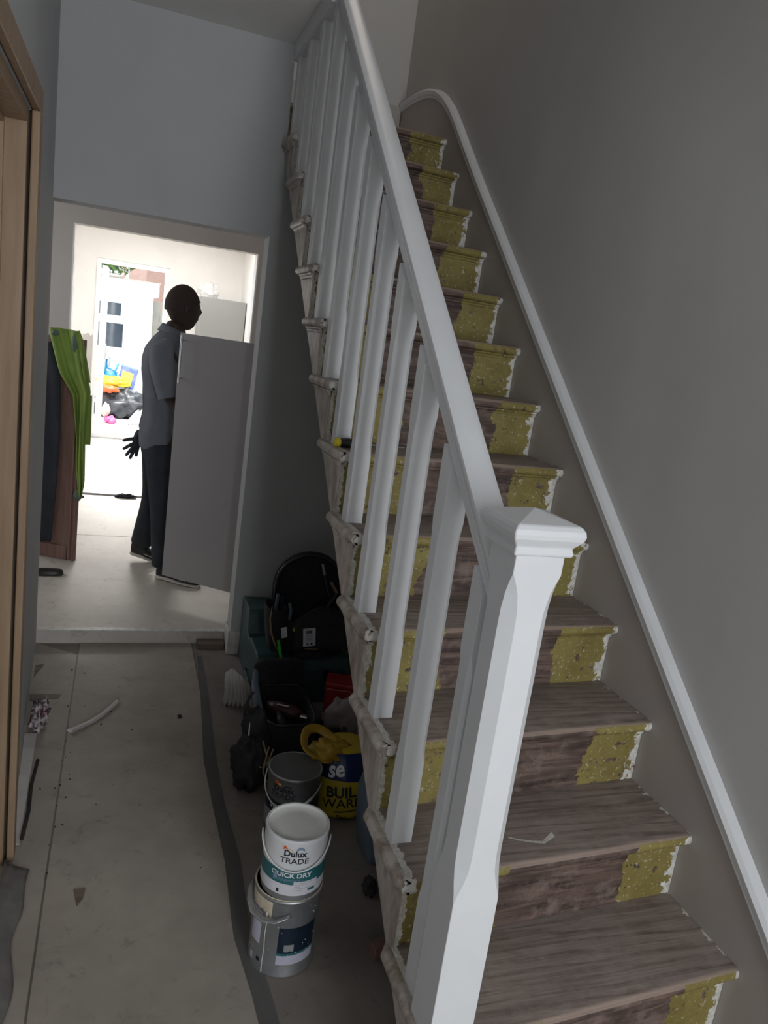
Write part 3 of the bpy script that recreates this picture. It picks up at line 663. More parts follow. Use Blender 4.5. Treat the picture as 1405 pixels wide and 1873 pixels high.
for nm, mt, a0, a1, za, zb in (('flame_mark', 'orangeink', -126, -117, 0.150, 0.166), ('flame_mark', 'yellowink', -117, -108, 0.151, 0.160), ('swoosh_mark', 'blueink', -102, -88, 0.150, 0.162)):
    mb = MB(); mb.grid(lambda u, v: (lambda a: (c2[0]+(R2+0.0007)*math.cos(a), c2[1]+(R2+0.0007)*math.sin(a), c2[2]+lerp(za+0.004*math.sin(u*PI), zb-0.010*u*(1 if nm[0] == 'f' else 0)-0.006*(1-math.sin(u*PI)), v)))(D(lerp(a0, a1, u))), 8, 1)
    mb.build(nm, mt, t2)
hp = []
for i in range(25):
    t = i/24; a = lerp(D(-196), D(-16), t); s = math.sin(PI*t); hp.append((c2[0]+(R2+0.006)*math.cos(a), c2[1]+(R2+0.006)*math.sin(a), c2[2]+0.150-0.056*s))
MB().tube(hp, 0.0022, 8).build('wire_handle', 'tinwhite', t2, smooth=True)
# dark lidded tin
c3 = (0.012, 1.412, 0.0)
t3 = thing('paint_tin', 'dark-lidded grey paint tin standing behind the stacked tins', 'paint tin', c3)
H3 = 0.208
tin_body(MB(), c3, 0.092, H3).build('body', 'tinbody', t3, smooth='auto')
lid = MB().lathe([(0.001, H3-0.006), (0.066, H3-0.006), (0.069, H3-0.0035), (0.078, H3-0.003), (0.080, H3-0.007), (0.085, H3-0.006), (0.0865, H3+0.001)], c3, 56, cap=False).build('lid', 'tindark', t3, smooth='auto')
MB().lathe([(0.0865, H3+0.001), (0.090, H3+0.0045), (0.094, H3+0.001), (0.092, H3-0.004)], c3, 56, cap=False).build('rim', 'tin', t3, smooth=True)
mb = MB()
def scr(pts, r=0.0010): mb.tube([(c3[0]+x, c3[1]+y, H3-0.0052) for x, y in pts], r, 5)
scr([(-0.03, 0.005), (0.0, 0.035), (0.02, 0.02), (0.045, 0.03)]); scr([(0.0, -0.01), (0.05, 0.012)])
scr([(-0.035+0.03*(1-math.cos(t/9*PI)), -0.03-0.02*math.sin(t/9*PI)) for t in range(10)])
for i in range(4): scr([(0.012+i*0.012, -0.022+i*0.006), (0.018+i*0.012, -0.006+i*0.006), (0.022+i*0.012, -0.018+i*0.006)])
mb.build('scribble', 'ink', lid)
cyl_patch(c3, 0.0912, -200, -20, 0.075, 0.118, 40).build('black_band', 'ink', t3)
cyl_patch(c3, 0.0912, -200, -20, 0.012, 0.075, 40).build('pale_band', 'greylabel', t3)
F3 = D(-106)
text_cyl('Dulux', 0.030, c3, 0.0915, F3-0.36, 0.160, 0.0007).build('lettering', 'ink', t3)
text_cyl('TRADE', 0.027, c3, 0.0915, F3-0.36, 0.136, 0.0002, sx=1.12).build('lettering', 'ink', t3)
text_cyl('VINYL', 0.026, c3, 0.0918, F3-0.50, 0.090, 0.0004).build('lettering', 'inkw', t3)
cyl_patch(c3, 0.0915, -148, -139, 0.183, 0.196).build('flame_mark', 'orangeink', t3)
cyl_patch(c3, 0.0915, -139, -131, 0.181, 0.189).build('flame_mark', 'yellowink', t3)
cyl_patch(c3, 0.0915, -122, -108, 0.180, 0.185).build('swoosh_mark', 'ink', t3)
hp = []
for i in range(21):
    t = i/20; a = lerp(D(-210), D(-35), t); s = math.sin(PI*t); hp.append((c3[0]+0.099*math.cos(a), c3[1]+0.099*math.sin(a), 0.176-0.070*s))
MB().tube(hp, 0.0023, 8).build('wire_handle', 'tinwhite', t3, smooth=True)
MB().lathe([(0.006, 0), (0.006, 0.1)], (0, 0, 0), 8)
pg = [hp[i] for i in range(10, 18)]
MB().tube(pg, 0.0045, 8).build('plastic_grip', 'tinwhite', t3, smooth=True)

# ------------------------------------------------------------------ carrier bag
cb = thing('carrier_bag', 'yellow and blue plastic carrier bag with bold lettering behind the paint tins', 'carrier bag', (0.215, 1.50, 0))
cc = (0.215, 1.50, 0)
BR = [(0.0, 0.105), (0.012, 0.120), (0.06, 0.128), (0.12, 0.126), (0.17, 0.117), (0.21, 0.100), (0.235, 0.082), (0.245, 0.06)]
def br(z): return interp(BR, z)[0]
def bwob(a, z): return 1+0.05*n3(math.cos(a)*3, math.sin(a)*3, z*14)+0.02*n3(math.cos(a)*9, math.sin(a)*9, z*40)
MB().lathe([(br(z), z) for z in [i*0.245/20 for i in range(21)]], cc, 56, fn=bwob).build('bag_body', 'carrier', cb, smooth=True)
FB = math.atan2(CAM.y-cc[1], CAM.x-cc[0])
def tb(s, size, ang, z, mt, bold, tilt=0.0, sx=1.0):
    mb = text_cyl(s, size, cc, 0.13, ang, z, bold, tilt, sx); out = []
    for x, y, zz_ in mb.v:
        a = math.atan2(y-cc[1], x-cc[0]); r = br(zz_)*bwob(a, zz_)+0.003; out.append((cc[0]+r*math.cos(a), cc[1]+r*math.sin(a), zz_))
    mb.v = out; return mb.build('lettering', mt, cb)
tb('se', 0.075, FB-0.16, 0.170, 'inkw', 0.002, 0.2)
tb('BUIL', 0.054, FB+0.04, 0.098, 'ink', 0.0018, 0.12)
tb('WARE', 0.050, FB+0.10, 0.058, 'ink', 0.0006, 0.12)
tb('Serv', 0.024, FB+0.15, 0.010, 'ink', 0.0008, 0.0)
mb = MB().tube([(cc[0]+0.1335*math.cos(a), cc[1]+0.1335*math.sin(a), 0.042+0.012*i/8) for i, a in enumerate([FB-0.1+0.1*i for i in range(8)])], 0.0025, 5); mb.build('printed_line', 'ink', cb)
# two floppy handles
def strap(pts, w, nm, mt, par, seg=24):
    pts = [Vector(p) for p in pts]; n = len(pts); P = []
    for i in range(seg+1):
        t = i/seg*(n-1); j = min(int(t), n-2); u = t-j
        p0 = pts[max(j-1, 0)]; p1 = pts[j]; p2 = pts[j+1]; p3 = pts[min(j+2, n-1)]
        P.append(0.5*((2*p1)+(p2-p0)*u+(2*p0-5*p1+4*p2-p3)*u*u+(3*p1-p0-3*p2+p3)*u**3))
    return MB().tube(P, w, 8, 0.28).build(nm, mt, par, smooth=True)
strap([(0.175, 1.44, 0.215), (0.10, 1.44, 0.222), (0.055, 1.475, 0.24), (0.075, 1.55, 0.262), (0.13, 1.565, 0.258), (0.19, 1.49, 0.235)], 0.017, 'carry_handle', 'yellowbag', cb)
b = blob((0.155, 1.48, 0.222), (0.075, 0.065, 0.030), 0.55, 12, 3); b.build('gathered_top', 'yellowbag', cb, smooth=True)

# blue-grey container against the string
bc = thing('plastic_container', 'blue-grey plastic container leaning by the stair string beside the carrier bag', 'container', (0.262, 1.215, 0))
MB().loft([[(0.262+math.copysign(abs(math.cos(a))**0.5, math.cos(a))*rx+dx, 1.215+math.copysign(abs(math.sin(a))**0.5, math.sin(a))*ry, z) for a in [2*PI*i/24 for i in range(24)]]
           for z, rx, ry, dx in ((0.0, 0.050, 0.07, 0.01), (0.01, 0.060, 0.08, 0.01), (0.12, 0.065, 0.085, 0), (0.22, 0.062, 0.085, -0.008), (0.26, 0.050, 0.075, -0.012), (0.275, 0.025, 0.04, -0.014), (0.285, 0.02, 0.02, -0.014))]).build('body', 'casegrey', bc, smooth='auto')
MB().lathe([(0.018, 0.286), (0.020, 0.288), (0.020, 0.305), (0.016, 0.308)], (0.248, 1.215, 0), 20).build('screw_cap', 'casegrey', bc, smooth='auto')

# ------------------------------------------------------------------ power tool case (teal) and the tool bag on it
ca = thing('tool_case', 'dark teal stepped power tool case standing against the doorway wall', 'tool case', (0.2, 2.5, 0))
MB().prism([(2.26, 0.0), (2.785, 0.0), (2.785, 0.315), (2.775, 0.325), (2.60, 0.325), (2.585, 0.31), (2.565, 0.215), (2.545, 0.20), (2.52, 0.20), (2.50, 0.225), (2.30, 0.225), (2.275, 0.21), (2.26, 0.16)], 'x', 0.012, 0.44).build('shell', 'casegreen', ca, bevel=0.008, bseg=3)
for xx in (0.085, 0.19, 0.30):
    MB().box(xx, xx+0.005, 2.2555, 2.2595, 0.02, 0.15).build('rib', 'casegreen', ca)
MB().box(0.14, 0.17, 2.249, 2.2595, 0.12, 0.17).build('latch', 'blackp', ca, bevel=0.003)
MB().box(0.32, 0.35, 2.249, 2.2595, 0.12, 0.17).build('latch', 'blackp', ca, bevel=0.003)
MB().tube([(0.0115, 2.35, 0.05), (0.0, 2.36, 0.06), (0.0, 2.50, 0.06), (0.0115, 2.51, 0.05)], 0.006, 8).build('side_handle', 'casegreen', ca, smooth=True)

tbag = thing('tool_bag', 'open black tool rucksack full of hand tools sitting on the teal case', 'tool bag', (0.25, 2.40, 0.2275))
B0 = 0.2275
def bagring(z, rx, ry, cx, cy): return [(cx+math.copysign(abs(math.cos(a))**0.6, math.cos(a))*rx*(1+0.03*n3(a*2, z*9, 1)), cy+math.copysign(abs(math.sin(a))**0.6, math.sin(a))*ry*(1+0.04*n3(a*2, z*9, 7)), z) for a in [2*PI*i/32 for i in range(32)]]
MB().loft([bagring(z, rx, ry, 0.265, cy) for z, rx, ry, cy in ((B0, 0.150, 0.105, 2.385), (B0+0.01, 0.162, 0.112, 2.385), (B0+0.10, 0.168, 0.115, 2.385), (B0+0.16, 0.165, 0.112, 2.385), (B0+0.162, 0.150, 0.10, 2.385), (B0+0.05, 0.140, 0.09, 2.385))]).build('main_body', 'black', tbag, smooth='auto')
# tall back panel with rounded top
pts = [(0.095, B0+0.03), (0.435, B0+0.03), (0.440, B0+0.25)]
for i in range(13):
    a = PI*i/12; pts.append((0.268+0.172*math.cos(a), B0+0.27+0.155*math.sin(a)))
MB().prism([(x, z) for x, z in pts], 'y', 2.505, 2.535).build('back_panel', 'black', tbag, bevel=0.01, bseg=3)
ring = [(0.268+0.158*math.cos(PI*i/16), 2.500, B0+0.27+0.142*math.sin(PI*i/16)) for i in range(17)]
MB().tube([(0.426, 2.49, B0+0.12)]+ring+[(0.110, 2.49, B0+0.12)], 0.0085, 8).build('zip_edge', 'blackp', tbag, smooth=True)
# front flap, folded forward
MB().grid(lambda u, v: (lerp(0.16, 0.43, u), 2.27-0.055*math.sin(v*PI/2)+0.01*n3(u*5, v*5, 2), B0+0.17+0.07*math.sin(u*PI)*(1-v)-0.12*v), 12, 8).build('front_flap', 'black', tbag, smooth=True, solid=0.008)
# side pocket with tan edge
MB().loft([bagring(z, rx, 0.07, 0.105-0.02*(z-B0)/0.2, 2.34) for z, rx in ((B0+0.02, 0.030), (B0+0.03, 0.042), (B0+0.16, 0.050), (B0+0.22, 0.048), (B0+0.221, 0.04), (B0+0.10, 0.035))]).build('side_pocket', 'black', tbag, smooth='auto')
MB().tube([(0.055, 2.28, B0+0.235), (0.050, 2.27, B0+0.18), (0.058, 2.262, B0+0.12), (0.082, 2.255, B0+0.06), (0.11, 2.25, B0+0.02)], [0.003, 0.007, 0.009, 0.007, 0.003], 6, 0.5).build('piping', 'tan', tbag, smooth=True)
MB().tube([(0.17, 2.235, B0+0.075), (0.20, 2.215, B0+0.062), (0.25, 2.210, B0+0.060), (0.30, 2.214, B0+0.066)], 0.002, 6).build('piping', 'tan', tbag)
MB().tube([(0.33, 2.23, B0+0.13), (0.325, 2.22, B0+0.09), (0.35, 2.213, B0+0.06), (0.39, 2.215, B0+0.055), (0.42, 2.225, B0+0.07)], 0.002, 6).build('piping', 'tan', tbag)
pk = MB().box(0.175, 0.305, 2.222, 2.262, B0+0.005, B0+0.115).build('front_pocket', 'black', tbag, bevel=0.012, bseg=3)
# card label with bar code
lc = Vector((0.222, 2.2105, B0+0.118))
lb = MB().obox(lc, (0.056, 0.0016, 0.085), (0, D(-6), 0)).build('card_label', 'label', tbag, bevel=0.0)
mb = MB(); R_ = Euler((0, D(-6), 0)).to_matrix()
random.seed(5)
for i in range(9): mb.obox(lc+R_ @ Vector((-0.013+i*0.0032, -0.0013, 0.024)), (random.choice([0.001, 0.0018, 0.0024]), 0.0006, 0.016), (0, D(-6), 0))
for i in range(5): mb.obox(lc+R_ @ Vector((0, -0.0013, 0.007-i*0.006)), (0.034-0.006*(i % 2), 0.0006, 0.0010), (0, D(-6), 0))
mb.obox(lc+R_ @ Vector((0.010, -0.0013, -0.032)), (0.009, 0.0006, 0.009), (0, D(-6), 0)); mb.obox(lc+R_ @ Vector((-0.008, -0.0013, -0.032)), (0.009, 0.0006, 0.006), (0, D(-6), 0))
mb.build('bar_code', 'ink', lb)
mb = MB()
for dx in (0, 0.004, -0.003): mb.tube([(0.095+dx, 2.265, B0+0.08), (0.100+dx, 2.235, B0+0.045), (0.112+dx, 2.232, B0+0.0), (0.118+dx*2, 2.235, B0-0.04)], 0.0032, 6)
mb.tube([(0.108, 2.233, B0-0.035), (0.118, 2.228, B0-0.043), (0.127, 2.234, B0-0.036)], 0.005, 6)
mb.build('green_cord', 'green', tbag, smooth=True)
# hand tools standing in the bag: things of their own
def tool(name, label, parts, grp=None):
    p0 = parts[0][1][0]; t = thing(name, label, name.replace('_', ' '), p0, group=grp)
    for nm, pts, rad, mt in parts: MB().tube(pts, rad, 8).build(nm, mt, t, smooth='auto')
    return t
tool('chisel', 'chisel with pale tan handle end propped in the right of the tool rucksack', [('handle', [(0.335, 2.42, B0+0.16), (0.395, 2.45, B0+0.24)], 0.009, 'blackp'), ('handle_end', [(0.397, 2.451, B0+0.2425), (0.378-0.015, 2.46, B0+0.295)], 0.008, 'tan')])
tool('hammer', 'slim grey handled tool leaning against the back panel of the rucksack', [('shaft', [(0.37, 2.46, B0+0.20), (0.335, 2.485, B0+0.32)], 0.0075, 'blackp'), ('tip', [(0.334, 2.485, B0+0.322), (0.318, 2.488, B0+0.375)], 0.0075, 'steel')])
tool('pliers', 'black gripped pliers in the left side pocket of the rucksack', [('handle', [(0.10, 2.33, B0+0.12), (0.085, 2.34, B0+0.20), (0.090, 2.345, B0+0.27)], [0.007, 0.009, 0.008], 'casegrey'), ('handle', [(0.12, 2.34, B0+0.12), (0.125, 2.35, B0+0.20), (0.110, 2.352, B0+0.25)], [0.007, 0.009, 0.008], 'blackp')])
tool('screwdriver', 'grey handled screwdriver standing in the left pocket of the rucksack', [('handle', [(0.142, 2.31, B0+0.12), (0.150, 2.32, B0+0.20), (0.142, 2.325, B0+0.235)], [0.008, 0.010, 0.007], 'casegrey')])
tool('utility_knife', 'yellow and black knife tucked in the rucksack beside the card label', [('handle', [(0.165, 2.262, B0+0.125), (0.180, 2.268, B0+0.17)], [0.010, 0.008], 'screwy')])
wl_ = MB().obox((0.118, 2.262, B0+0.118), (0.026, 0.002, 0.05), (0, D(-10), 0)).build('paper_tag', 'label', None); tag(wl_, 'small white paper tag in the left pocket of the rucksack', 'tag')

# white ribbed sheet leaning on the case
def fan(u, v):
    x = lerp(-0.150, 0.004, u)+0.022*math.sin(v*3+1)*(1-u); h = lerp(0.0, 0.185-0.10*abs(u-0.25), v)
    y = 2.262+0.012*math.sin(u*44)*(0.25+0.75*(1-v))+0.03*(1-v)*(0.5-u)-0.02
    return (x*lerp(1, 0.65, v)-0.02*v, y, h+0.001)
fs = MB().grid(fan, 60, 12).build('ribbed_sheet', 'paper', None, smooth=True, solid=0.0015)
tag(fs, 'crumpled ribbed white sheet leaning against the teal tool case', 'paper')

# black tool pouch with dark red power tool
po = thing('tool_pouch', 'open black soft tool case with dark red power tool inside', 'tool bag', (0.09, 1.97, 0))
def pring(z, rx, ry, cx=0.09, cy=1.97, n=32): return [(cx+math.copysign(abs(math.cos(a))**0.45, math.cos(a))*rx, cy+math.copysign(abs(math.sin(a))**0.45, math.sin(a))*ry, z) for a in [2*PI*i/n for i in range(n)]]
MB().loft([pring(0.001, 0.095, 0.17), pring(0.008, 0.105, 0.18), pring(0.14, 0.112, 0.185), pring(0.148, 0.108, 0.18), pring(0.142, 0.098, 0.17), pring(0.05, 0.09, 0.16)]).build('case_body', 'black', po, smooth='auto')
MB().tube([(x, y, 0.149) for x, y, z in pring(0, 0.105, 0.178)], 0.006, 8, closed=True).build('zip', 'blackp', po, smooth=True)
MB().prism([(-0.015, 0.13), (0.195, 0.13), (0.20, 0.24), (0.17, 0.265), (0.01, 0.265), (-0.02, 0.24)], 'y', 2.150, 2.175).build('lid', 'black', po, bevel=0.008)
MB().tube([(-0.026, 1.80, 0.10), (-0.035, 1.90, 0.17), (-0.03, 2.05, 0.20), (-0.01, 2.15, 0.22)], [0.014, 0.018, 0.016, 0.01], 8, 0.35).build('side_flap', 'casegrey', po, smooth=True)
dr = thing('power_drill', 'dark red and black power tool lying in the open soft case', 'drill', (0.09, 1.95, 0.053))
MB().tube([(0.03, 2.02, 0.115), (0.06, 1.99, 0.120), (0.12, 1.95, 0.118), (0.15, 1.93, 0.112)], [0.024, 0.032, 0.032, 0.020], 14).build('motor_housing', 'maroon', dr, smooth=True)
MB().tube([(0.07, 1.985, 0.115), (0.065, 1.92, 0.105), (0.06, 1.86, 0.10)], [0.022, 0.020, 0.024], 12).build('grip', 'blackp', dr, smooth=True)
MB().obox((0.06, 1.84, 0.085), (0.07, 0.05, 0.05), (0, 0, 0.2)).build('battery', 'maroon', dr, bevel=0.006)
MB().tube([(0.15, 1.93, 0.112), (0.175, 1.915, 0.110)], [0.016, 0.010], 12).build('chuck', 'steel', dr, smooth='auto')
text = MB().obox((0.075, 1.955, 0.1515), (0.05, 0.010, 0.001), (0, 0, -0.5)).build('pale_mark', 'label', dr)

# coil of black hose
co = MB()
for i in range(4):
    rr = 0.055+0.004*(i % 2); cz_ = 0.012+i*0.018
    co.tube([(0.275+rr*math.cos(2*PI*j/28), 1.90+rr*1.25*math.sin(2*PI*j/28), cz_+0.004*math.sin(2*PI*j/28*2+i)) for j in range(28)], 0.0115, 8, closed=True)
o = co.build('cable_coil', 'blackp', None, smooth=True); tag(o, 'coil of black ribbed cable lying beside the open soft tool case', 'cable')

# red box in clear film
rb = thing('plastic_box', 'red plastic box wrapped in clear film under the stairs', 'box', (0.36, 2.10, 0))
MB().obox((0.375, 2.10, 0.0935), (0.15, 0.11, 0.15), (0, D(0), D(-20))).build('box_body', 'red', rb, bevel=0.008)
MB().obox((0.375, 2.10, 0.181), (0.155, 0.115, 0.022), (0, D(0), D(-20))).build('box_lid', 'red', rb, bevel=0.006)
MB().obox((0.375, 2.10, 0.0085), (0.14, 0.10, 0.015), (0, D(0), D(-20))).build('box_base', 'red', rb, bevel=0.003)
fb_ = blob((0.375, 1.945, 0.085), (0.105, 0.045, 0.10), 0.45, 10, 8, floorz=0.001).build('plastic_bag', 'film', None, smooth=True); tag(fb_, 'crumpled clear plastic bag in front of the red box', 'plastic bag')
bb_ = blob((0.44, 1.78, 0.075), (0.085, 0.075, 0.09), 0.35, 8, 12, floorz=0.001).build('rag', 'brownpaper', None, smooth=True); tag(bb_, 'dark brown bundled rag behind the yellow carrier bag', 'rag')

# black bag on the left of the pile
kb = thing('black_bag', 'slumped black fabric bag with straps beside the dark-lidded tin', 'bag', (-0.11, 1.66, 0))
blob((-0.105, 1.64, 0.088), (0.062, 0.115, 0.092), 0.35, 8, 21, floorz=0.0006).build('bag_body', 'black', kb, smooth=True)
blob((-0.075, 1.745, 0.15), (0.045, 0.055, 0.105), 0.3, 8, 22).build('bag_top', 'black', kb, smooth=True)
strap([(-0.10, 1.76, 0.10), (-0.115, 1.77, 0.20), (-0.105, 1.78, 0.27), (-0.085, 1.79, 0.30)], 0.016, 'strap', 'black', kb)
strap([(-0.105, 1.70, 0.22), (-0.108, 1.68, 0.19), (-0.11, 1.66, 0.16)], 0.003, 'buckle', 'steel', kb, 6)
mb = MB()
mb.tube([(-0.07, 1.60, 0.20), (-0.062, 1.55, 0.17), (-0.075, 1.53, 0.135), (-0.088, 1.52, 0.145)], 0.0032, 6)
mb.tube([(-0.055, 1.56, 0.20), (-0.068, 1.535, 0.155), (-0.075, 1.522, 0.125), (-0.066, 1.51, 0.105), (-0.058, 1.508, 0.09)], 0.0032, 6)
mb.tube([(-0.038, 1.56, 0.19), (-0.055, 1.54, 0.155), (-0.072, 1.53, 0.14)], 0.0032, 6)
mb.build('twine', 'tan', kb, smooth=True)

# small things on the floor
def litter(pts, z, nm, mat, label, cat, th=0.0015, curl=0.0):
    mb = MB(); mb.prism(pts, 'z', z, z+th); o = mb.build(nm, mat); tag(o, label, cat); return o
def curled(p0, p1, w, nm, mat, label, cat, hgt=0.012, seed=0, bend=0.02):
    p0 = Vector(p0); p1 = Vector(p1); d = p1-p0; sd = Vector((-d.y, d.x)).normalized()
    def f(u, v):
        p = p0+d*v+sd*((u-0.5)*w*(1-0.5*v)+bend*math.sin(v*PI)); return (p.x, p.y, 0.0012+hgt*(abs(u-0.5)*2)**1.5*(0.6+0.4*n3(v*5, u*3, seed))+0.006*v*v)
    o = MB().grid(f, 6, 18).build(nm, mat, None, smooth=True, solid=0.0008); tag(o, label, cat); return o
curled((-0.742, 2.06), (-0.560, 2.31), 0.035, 'torn_tape', 'paper', 'curled strip of torn pale tape across the floor seam', 'tape', bend=-0.02)
litter([(-0.925, 2.39), (-0.800, 2.385), (-0.806, 2.352), (-0.915, 2.335)], 0.001, 'cardboard_scrap', 'brownpaper', 'flat grey-brown scrap of card by the left wall', 'card')
litter([(-0.93, 2.68), (-0.895, 2.69), (-0.915, 2.60), (-0.925, 2.55)], 0.001, 'cardboard_scrap', 'offcut', 'narrow brown scrap of card beside the doorway on the left', 'card')
o = blob((-0.862, 2.14, 0.040), (0.030, 0.095, 0.038), 0.8, 12, 31, 30, 20, floorz=0.001).build('wrapper', 'wrap', None, smooth=True); tag(o, 'crumpled purple and white wrapper against the left wall', 'wrapper')
litter([(-0.672, 1.165), (-0.640, 1.168), (-0.645, 1.13), (-0.66, 1.10)], 0.0005, 'wood_chip', 'offcut', 'small dark wood chip lying alone on the floor sheet', 'wood chip', 0.003)
litter([(-0.325, 2.17), (-0.310, 2.175), (-0.305, 2.15), (-0.322, 2.145)], 0.0005, 'wood_chip', 'dark', 'tiny dark crumb on the floor between seam and tape', 'wood chip', 0.004)
mb = MB(); random.seed(12)
for i in range(46):
    x = random.gauss(-0.745, 0.02) if i % 2 else random.uniform(-0.9, -0.25); y = random.uniform(1.2, 2.75); s = random.uniform(0.002, 0.006)
    mb.obox((x, y, s/3), (s, s*0.7, s/2), (0, 0, random.uniform(0, 3)))
o = mb.build('floor_debris', 'dark'); tag(o, 'scattered dark crumbs of debris on the hall floor', 'debris'); o['kind'] = 'stuff'
mb = MB()
mb.tube([(-0.8375, 1.86, 0.007), (-0.8425, 1.70, 0.007), (-0.834, 1.55, 0.007), (-0.838, 1.41, 0.007)], 0.006, 8)
o = mb.build('dark_pipe', 'dark', None, smooth=True); tag(o, 'thin dark pipe along the foot of the left wall', 'pipe')
def dsh(u, v):
    x = lerp(-0.868, -0.800+0.03*n3(v*4, 2, 0), u); y = lerp(0.55, 1.27, v); return (x, y, 0.001+0.03*(1-u)+0.012*abs(n3(u*5, v*9, 4)))
o = MB().grid(dsh, 10, 40).build('dust_sheet', 'dustsheet', None, smooth=True, solid=0.002); tag(o, 'rumpled grey dust sheet edge on the floor by the pine frame', 'dust sheet')
o = MB().prism([(-0.868, 1.39), (-0.842, 1.39), (-0.862, 2.06), (-0.905, 2.06)], 'z', 0.001, 0.004).build('masking_paper', 'paper'); tag(o, 'strip of pale masking paper along the foot of the left wall', 'paper')
o = MB().box(-0.185, -0.052, 2.860, 2.925, 0.0005, 0.030).build('timber_offcut', 'offcut', None, bevel=0.002); tag(o, 'brown timber offcut set against the doorway step', 'timber')
o = blob((0.185, 1.02, 0.028), (0.022, 0.030, 0.027), 0.5, 9, 40, floorz=0.001).build('work_glove', 'black', None, smooth=True); tag(o, 'small black crumpled glove under the lower stairs', 'glove')
o = MB().obox((0.155, 0.79, 0.021), (0.075, 0.035, 0.04), (0, 0, 0.2)).build('timber_offcut', 'pine2', None, bevel=0.002); tag(o, 'short orange-brown wood block under the bottom stairs', 'timber')
o = blob((0.19, 0.62, 0.075), (0.07, 0.10, 0.075), 0.3, 9, 44, floorz=0.001).build('rubble_sack', 'dustsheet', None, smooth=True); tag(o, 'grey crumpled sack under the bottom stairs', 'sack')

# ------------------------------------------------------------------ middle room: cupboard door panel, pine panel, hi-vis, man
pd = thing('cupboard_door', 'tall grey cupboard door with steel bar handle carried through the doorway', 'cupboard door', (-0.353, 3.48, 0.19))
ud = Vector((0.363, -0.28, 0)).normalized(); vd = Vector((-ud.y, ud.x, 0))
ang = math.atan2(ud.y, ud.x)
pc = Vector((-0.353, 3.48, 0))+ud*0.298+vd*0.010
MB().obox((pc.x, pc.y, 0.8775), (0.596, 0.019, 1.378), (0, 0, ang)).build('panel', 'greyunit', pd, bevel=0.0015)
hb = Vector((-0.353, 3.48, 0))+ud*0.032-vd*0.032
MB().tube([(hb.x, hb.y, 1.30), (hb.x, hb.y, 1.555)], 0.006, 10).build('bar_handle', 'steel', pd, smooth='auto')
for z in (1.325, 1.53):
    a_ = Vector((hb.x, hb.y, z)); b_ = a_+vd*0.0315; MB().tube([a_, b_], 0.0045, 8).build('handle_stud', 'steel', pd)

pp = thing('pine_panel', 'tall orange pine board panel standing by the left wall under the hi-vis jacket', 'board', (-0.96, 4.12, MF))
uu = Vector((-0.894, 0.447, 0)); vv = Vector((0.447, 0.894, 0)); a0 = Vector((-0.856, 4.07, 0)); pa = math.atan2(-uu.y, -uu.x)
def pbox(s0, s1, t0, t1, z0, z1, nm, mt, par, bv=0.003):
    c = a0+uu*(s0+s1)/2+vv*(t0+t1)/2
    return MB().obox((c.x, c.y, (z0+z1)/2), (abs(s1-s0), abs(t1-t0), z1-z0), (0, 0, pa)).build(nm, mt, par, bevel=bv)
pbox(0.0, 0.60, 0.0, 0.022, MF+0.0005, 1.44, 'panel', 'pine2', pp)
pbox(0.0, 0.016, -0.014, -0.0005, MF+0.0005, 1.44, 'moulding', 'pine2', pp, 0.004)
pbox(0.030, 0.045, -0.010, -0.0005, MF+0.0005, 1.44, 'moulding', 'pine2', pp, 0.004)
pbox(0.052, 0.60, -0.012, -0.0005, MF+0.001, MF+0.09, 'bottom_rail', 'pine2', pp, 0.003)
# dark coat hanging down the panel
def coat(u, v):
    z = lerp(1.40, 0.17, v); sr = interp([(0.17, 0.150), (0.5, 0.125), (0.85, 0.110), (1.17, 0.125), (1.36, 0.165), (1.42, 0.20)], z)[0]
    s = lerp(sr, 0.42, u); t = -0.022-0.02*math.sin(u*14+v*3)*0.6-0.03*math.sin(u*PI)
    p = a0+uu*s+vv*t; return (p.x, p.y, z)
o = MB().grid(coat, 24, 24).build('dark_coat', 'trouser', None, smooth=True, solid=0.006); tag(o, 'long dark coat hanging over the left side of the pine panel', 'coat')
# hi-vis jacket
tabL = [(0.50, -0.842), (0.553, -0.852), (0.688, -0.869), (0.86, -0.873), (1.117, -0.905), (1.237, -0.985), (1.37, -1.025), (1.465, -1.052)]
tabR = [(0.50, -0.828), (0.60, -0.815), (0.862, -0.825), (1.0, -0.815), (1.154, -0.808), (1.20, -0.822), (1.322, -0.850), (1.40, -0.866), (1.465, -0.883)]
hv = thing('hi_vis_jacket', 'lime hi-vis jacket hanging over the top corner of the pine panel', 'jacket', (-0.93, 4.0, 0.5))
def cloth(u, v):
    z = lerp(1.492, 0.50, v); xl = interp(tabL, z)[0]; xr = interp(tabR, z)[0]
    x = lerp(xl, xr, u); y = 4.035-0.45*(x+0.856)-0.045-0.018*math.sin(u*9+v*5)-0.012*math.sin(u*17+1)
    return (x, y, z+0.015*n3(u*3, v*4, 1)*(1 if v in (0, 1) else 0))
MB().grid(cloth, 26, 34).build('jacket_body', 'hivis', hv, smooth=True, solid=0.003)
def flap(u, v):
    z = lerp(1.48, 1.20, v); x0 = lerp(-0.905, -0.845, v); x1 = lerp(-0.880, -0.812, v**0.8)
    x = lerp(x0, x1, u); return (x, 3.965+0.02*u+0.012*math.sin(u*6+v*4), z)
MB().grid(flap, 8, 12).build('sleeve_flap', 'hivis', hv, smooth=True, solid=0.003)
def tail(u, v):
    z = lerp(1.12, 0.82, v); x = lerp(-0.86, lerp(-0.80, -0.795, v), u); return (x, 4.02+0.015*u, z)
MB().grid(tail, 6, 8).build('back_panel', 'hivis', hv, smooth=True, solid=0.003)
blob((-0.905, 3.985, 1.425), (0.018, 0.012, 0.055), 0.3, 6, 3).build('collar_lining', 'hivisd', hv, smooth=True)
blob((-0.848, 4.0, 0.505), (0.025, 0.015, 0.028), 0.5, 8, 5).build('cuff', 'hivisd', hv, smooth=True)
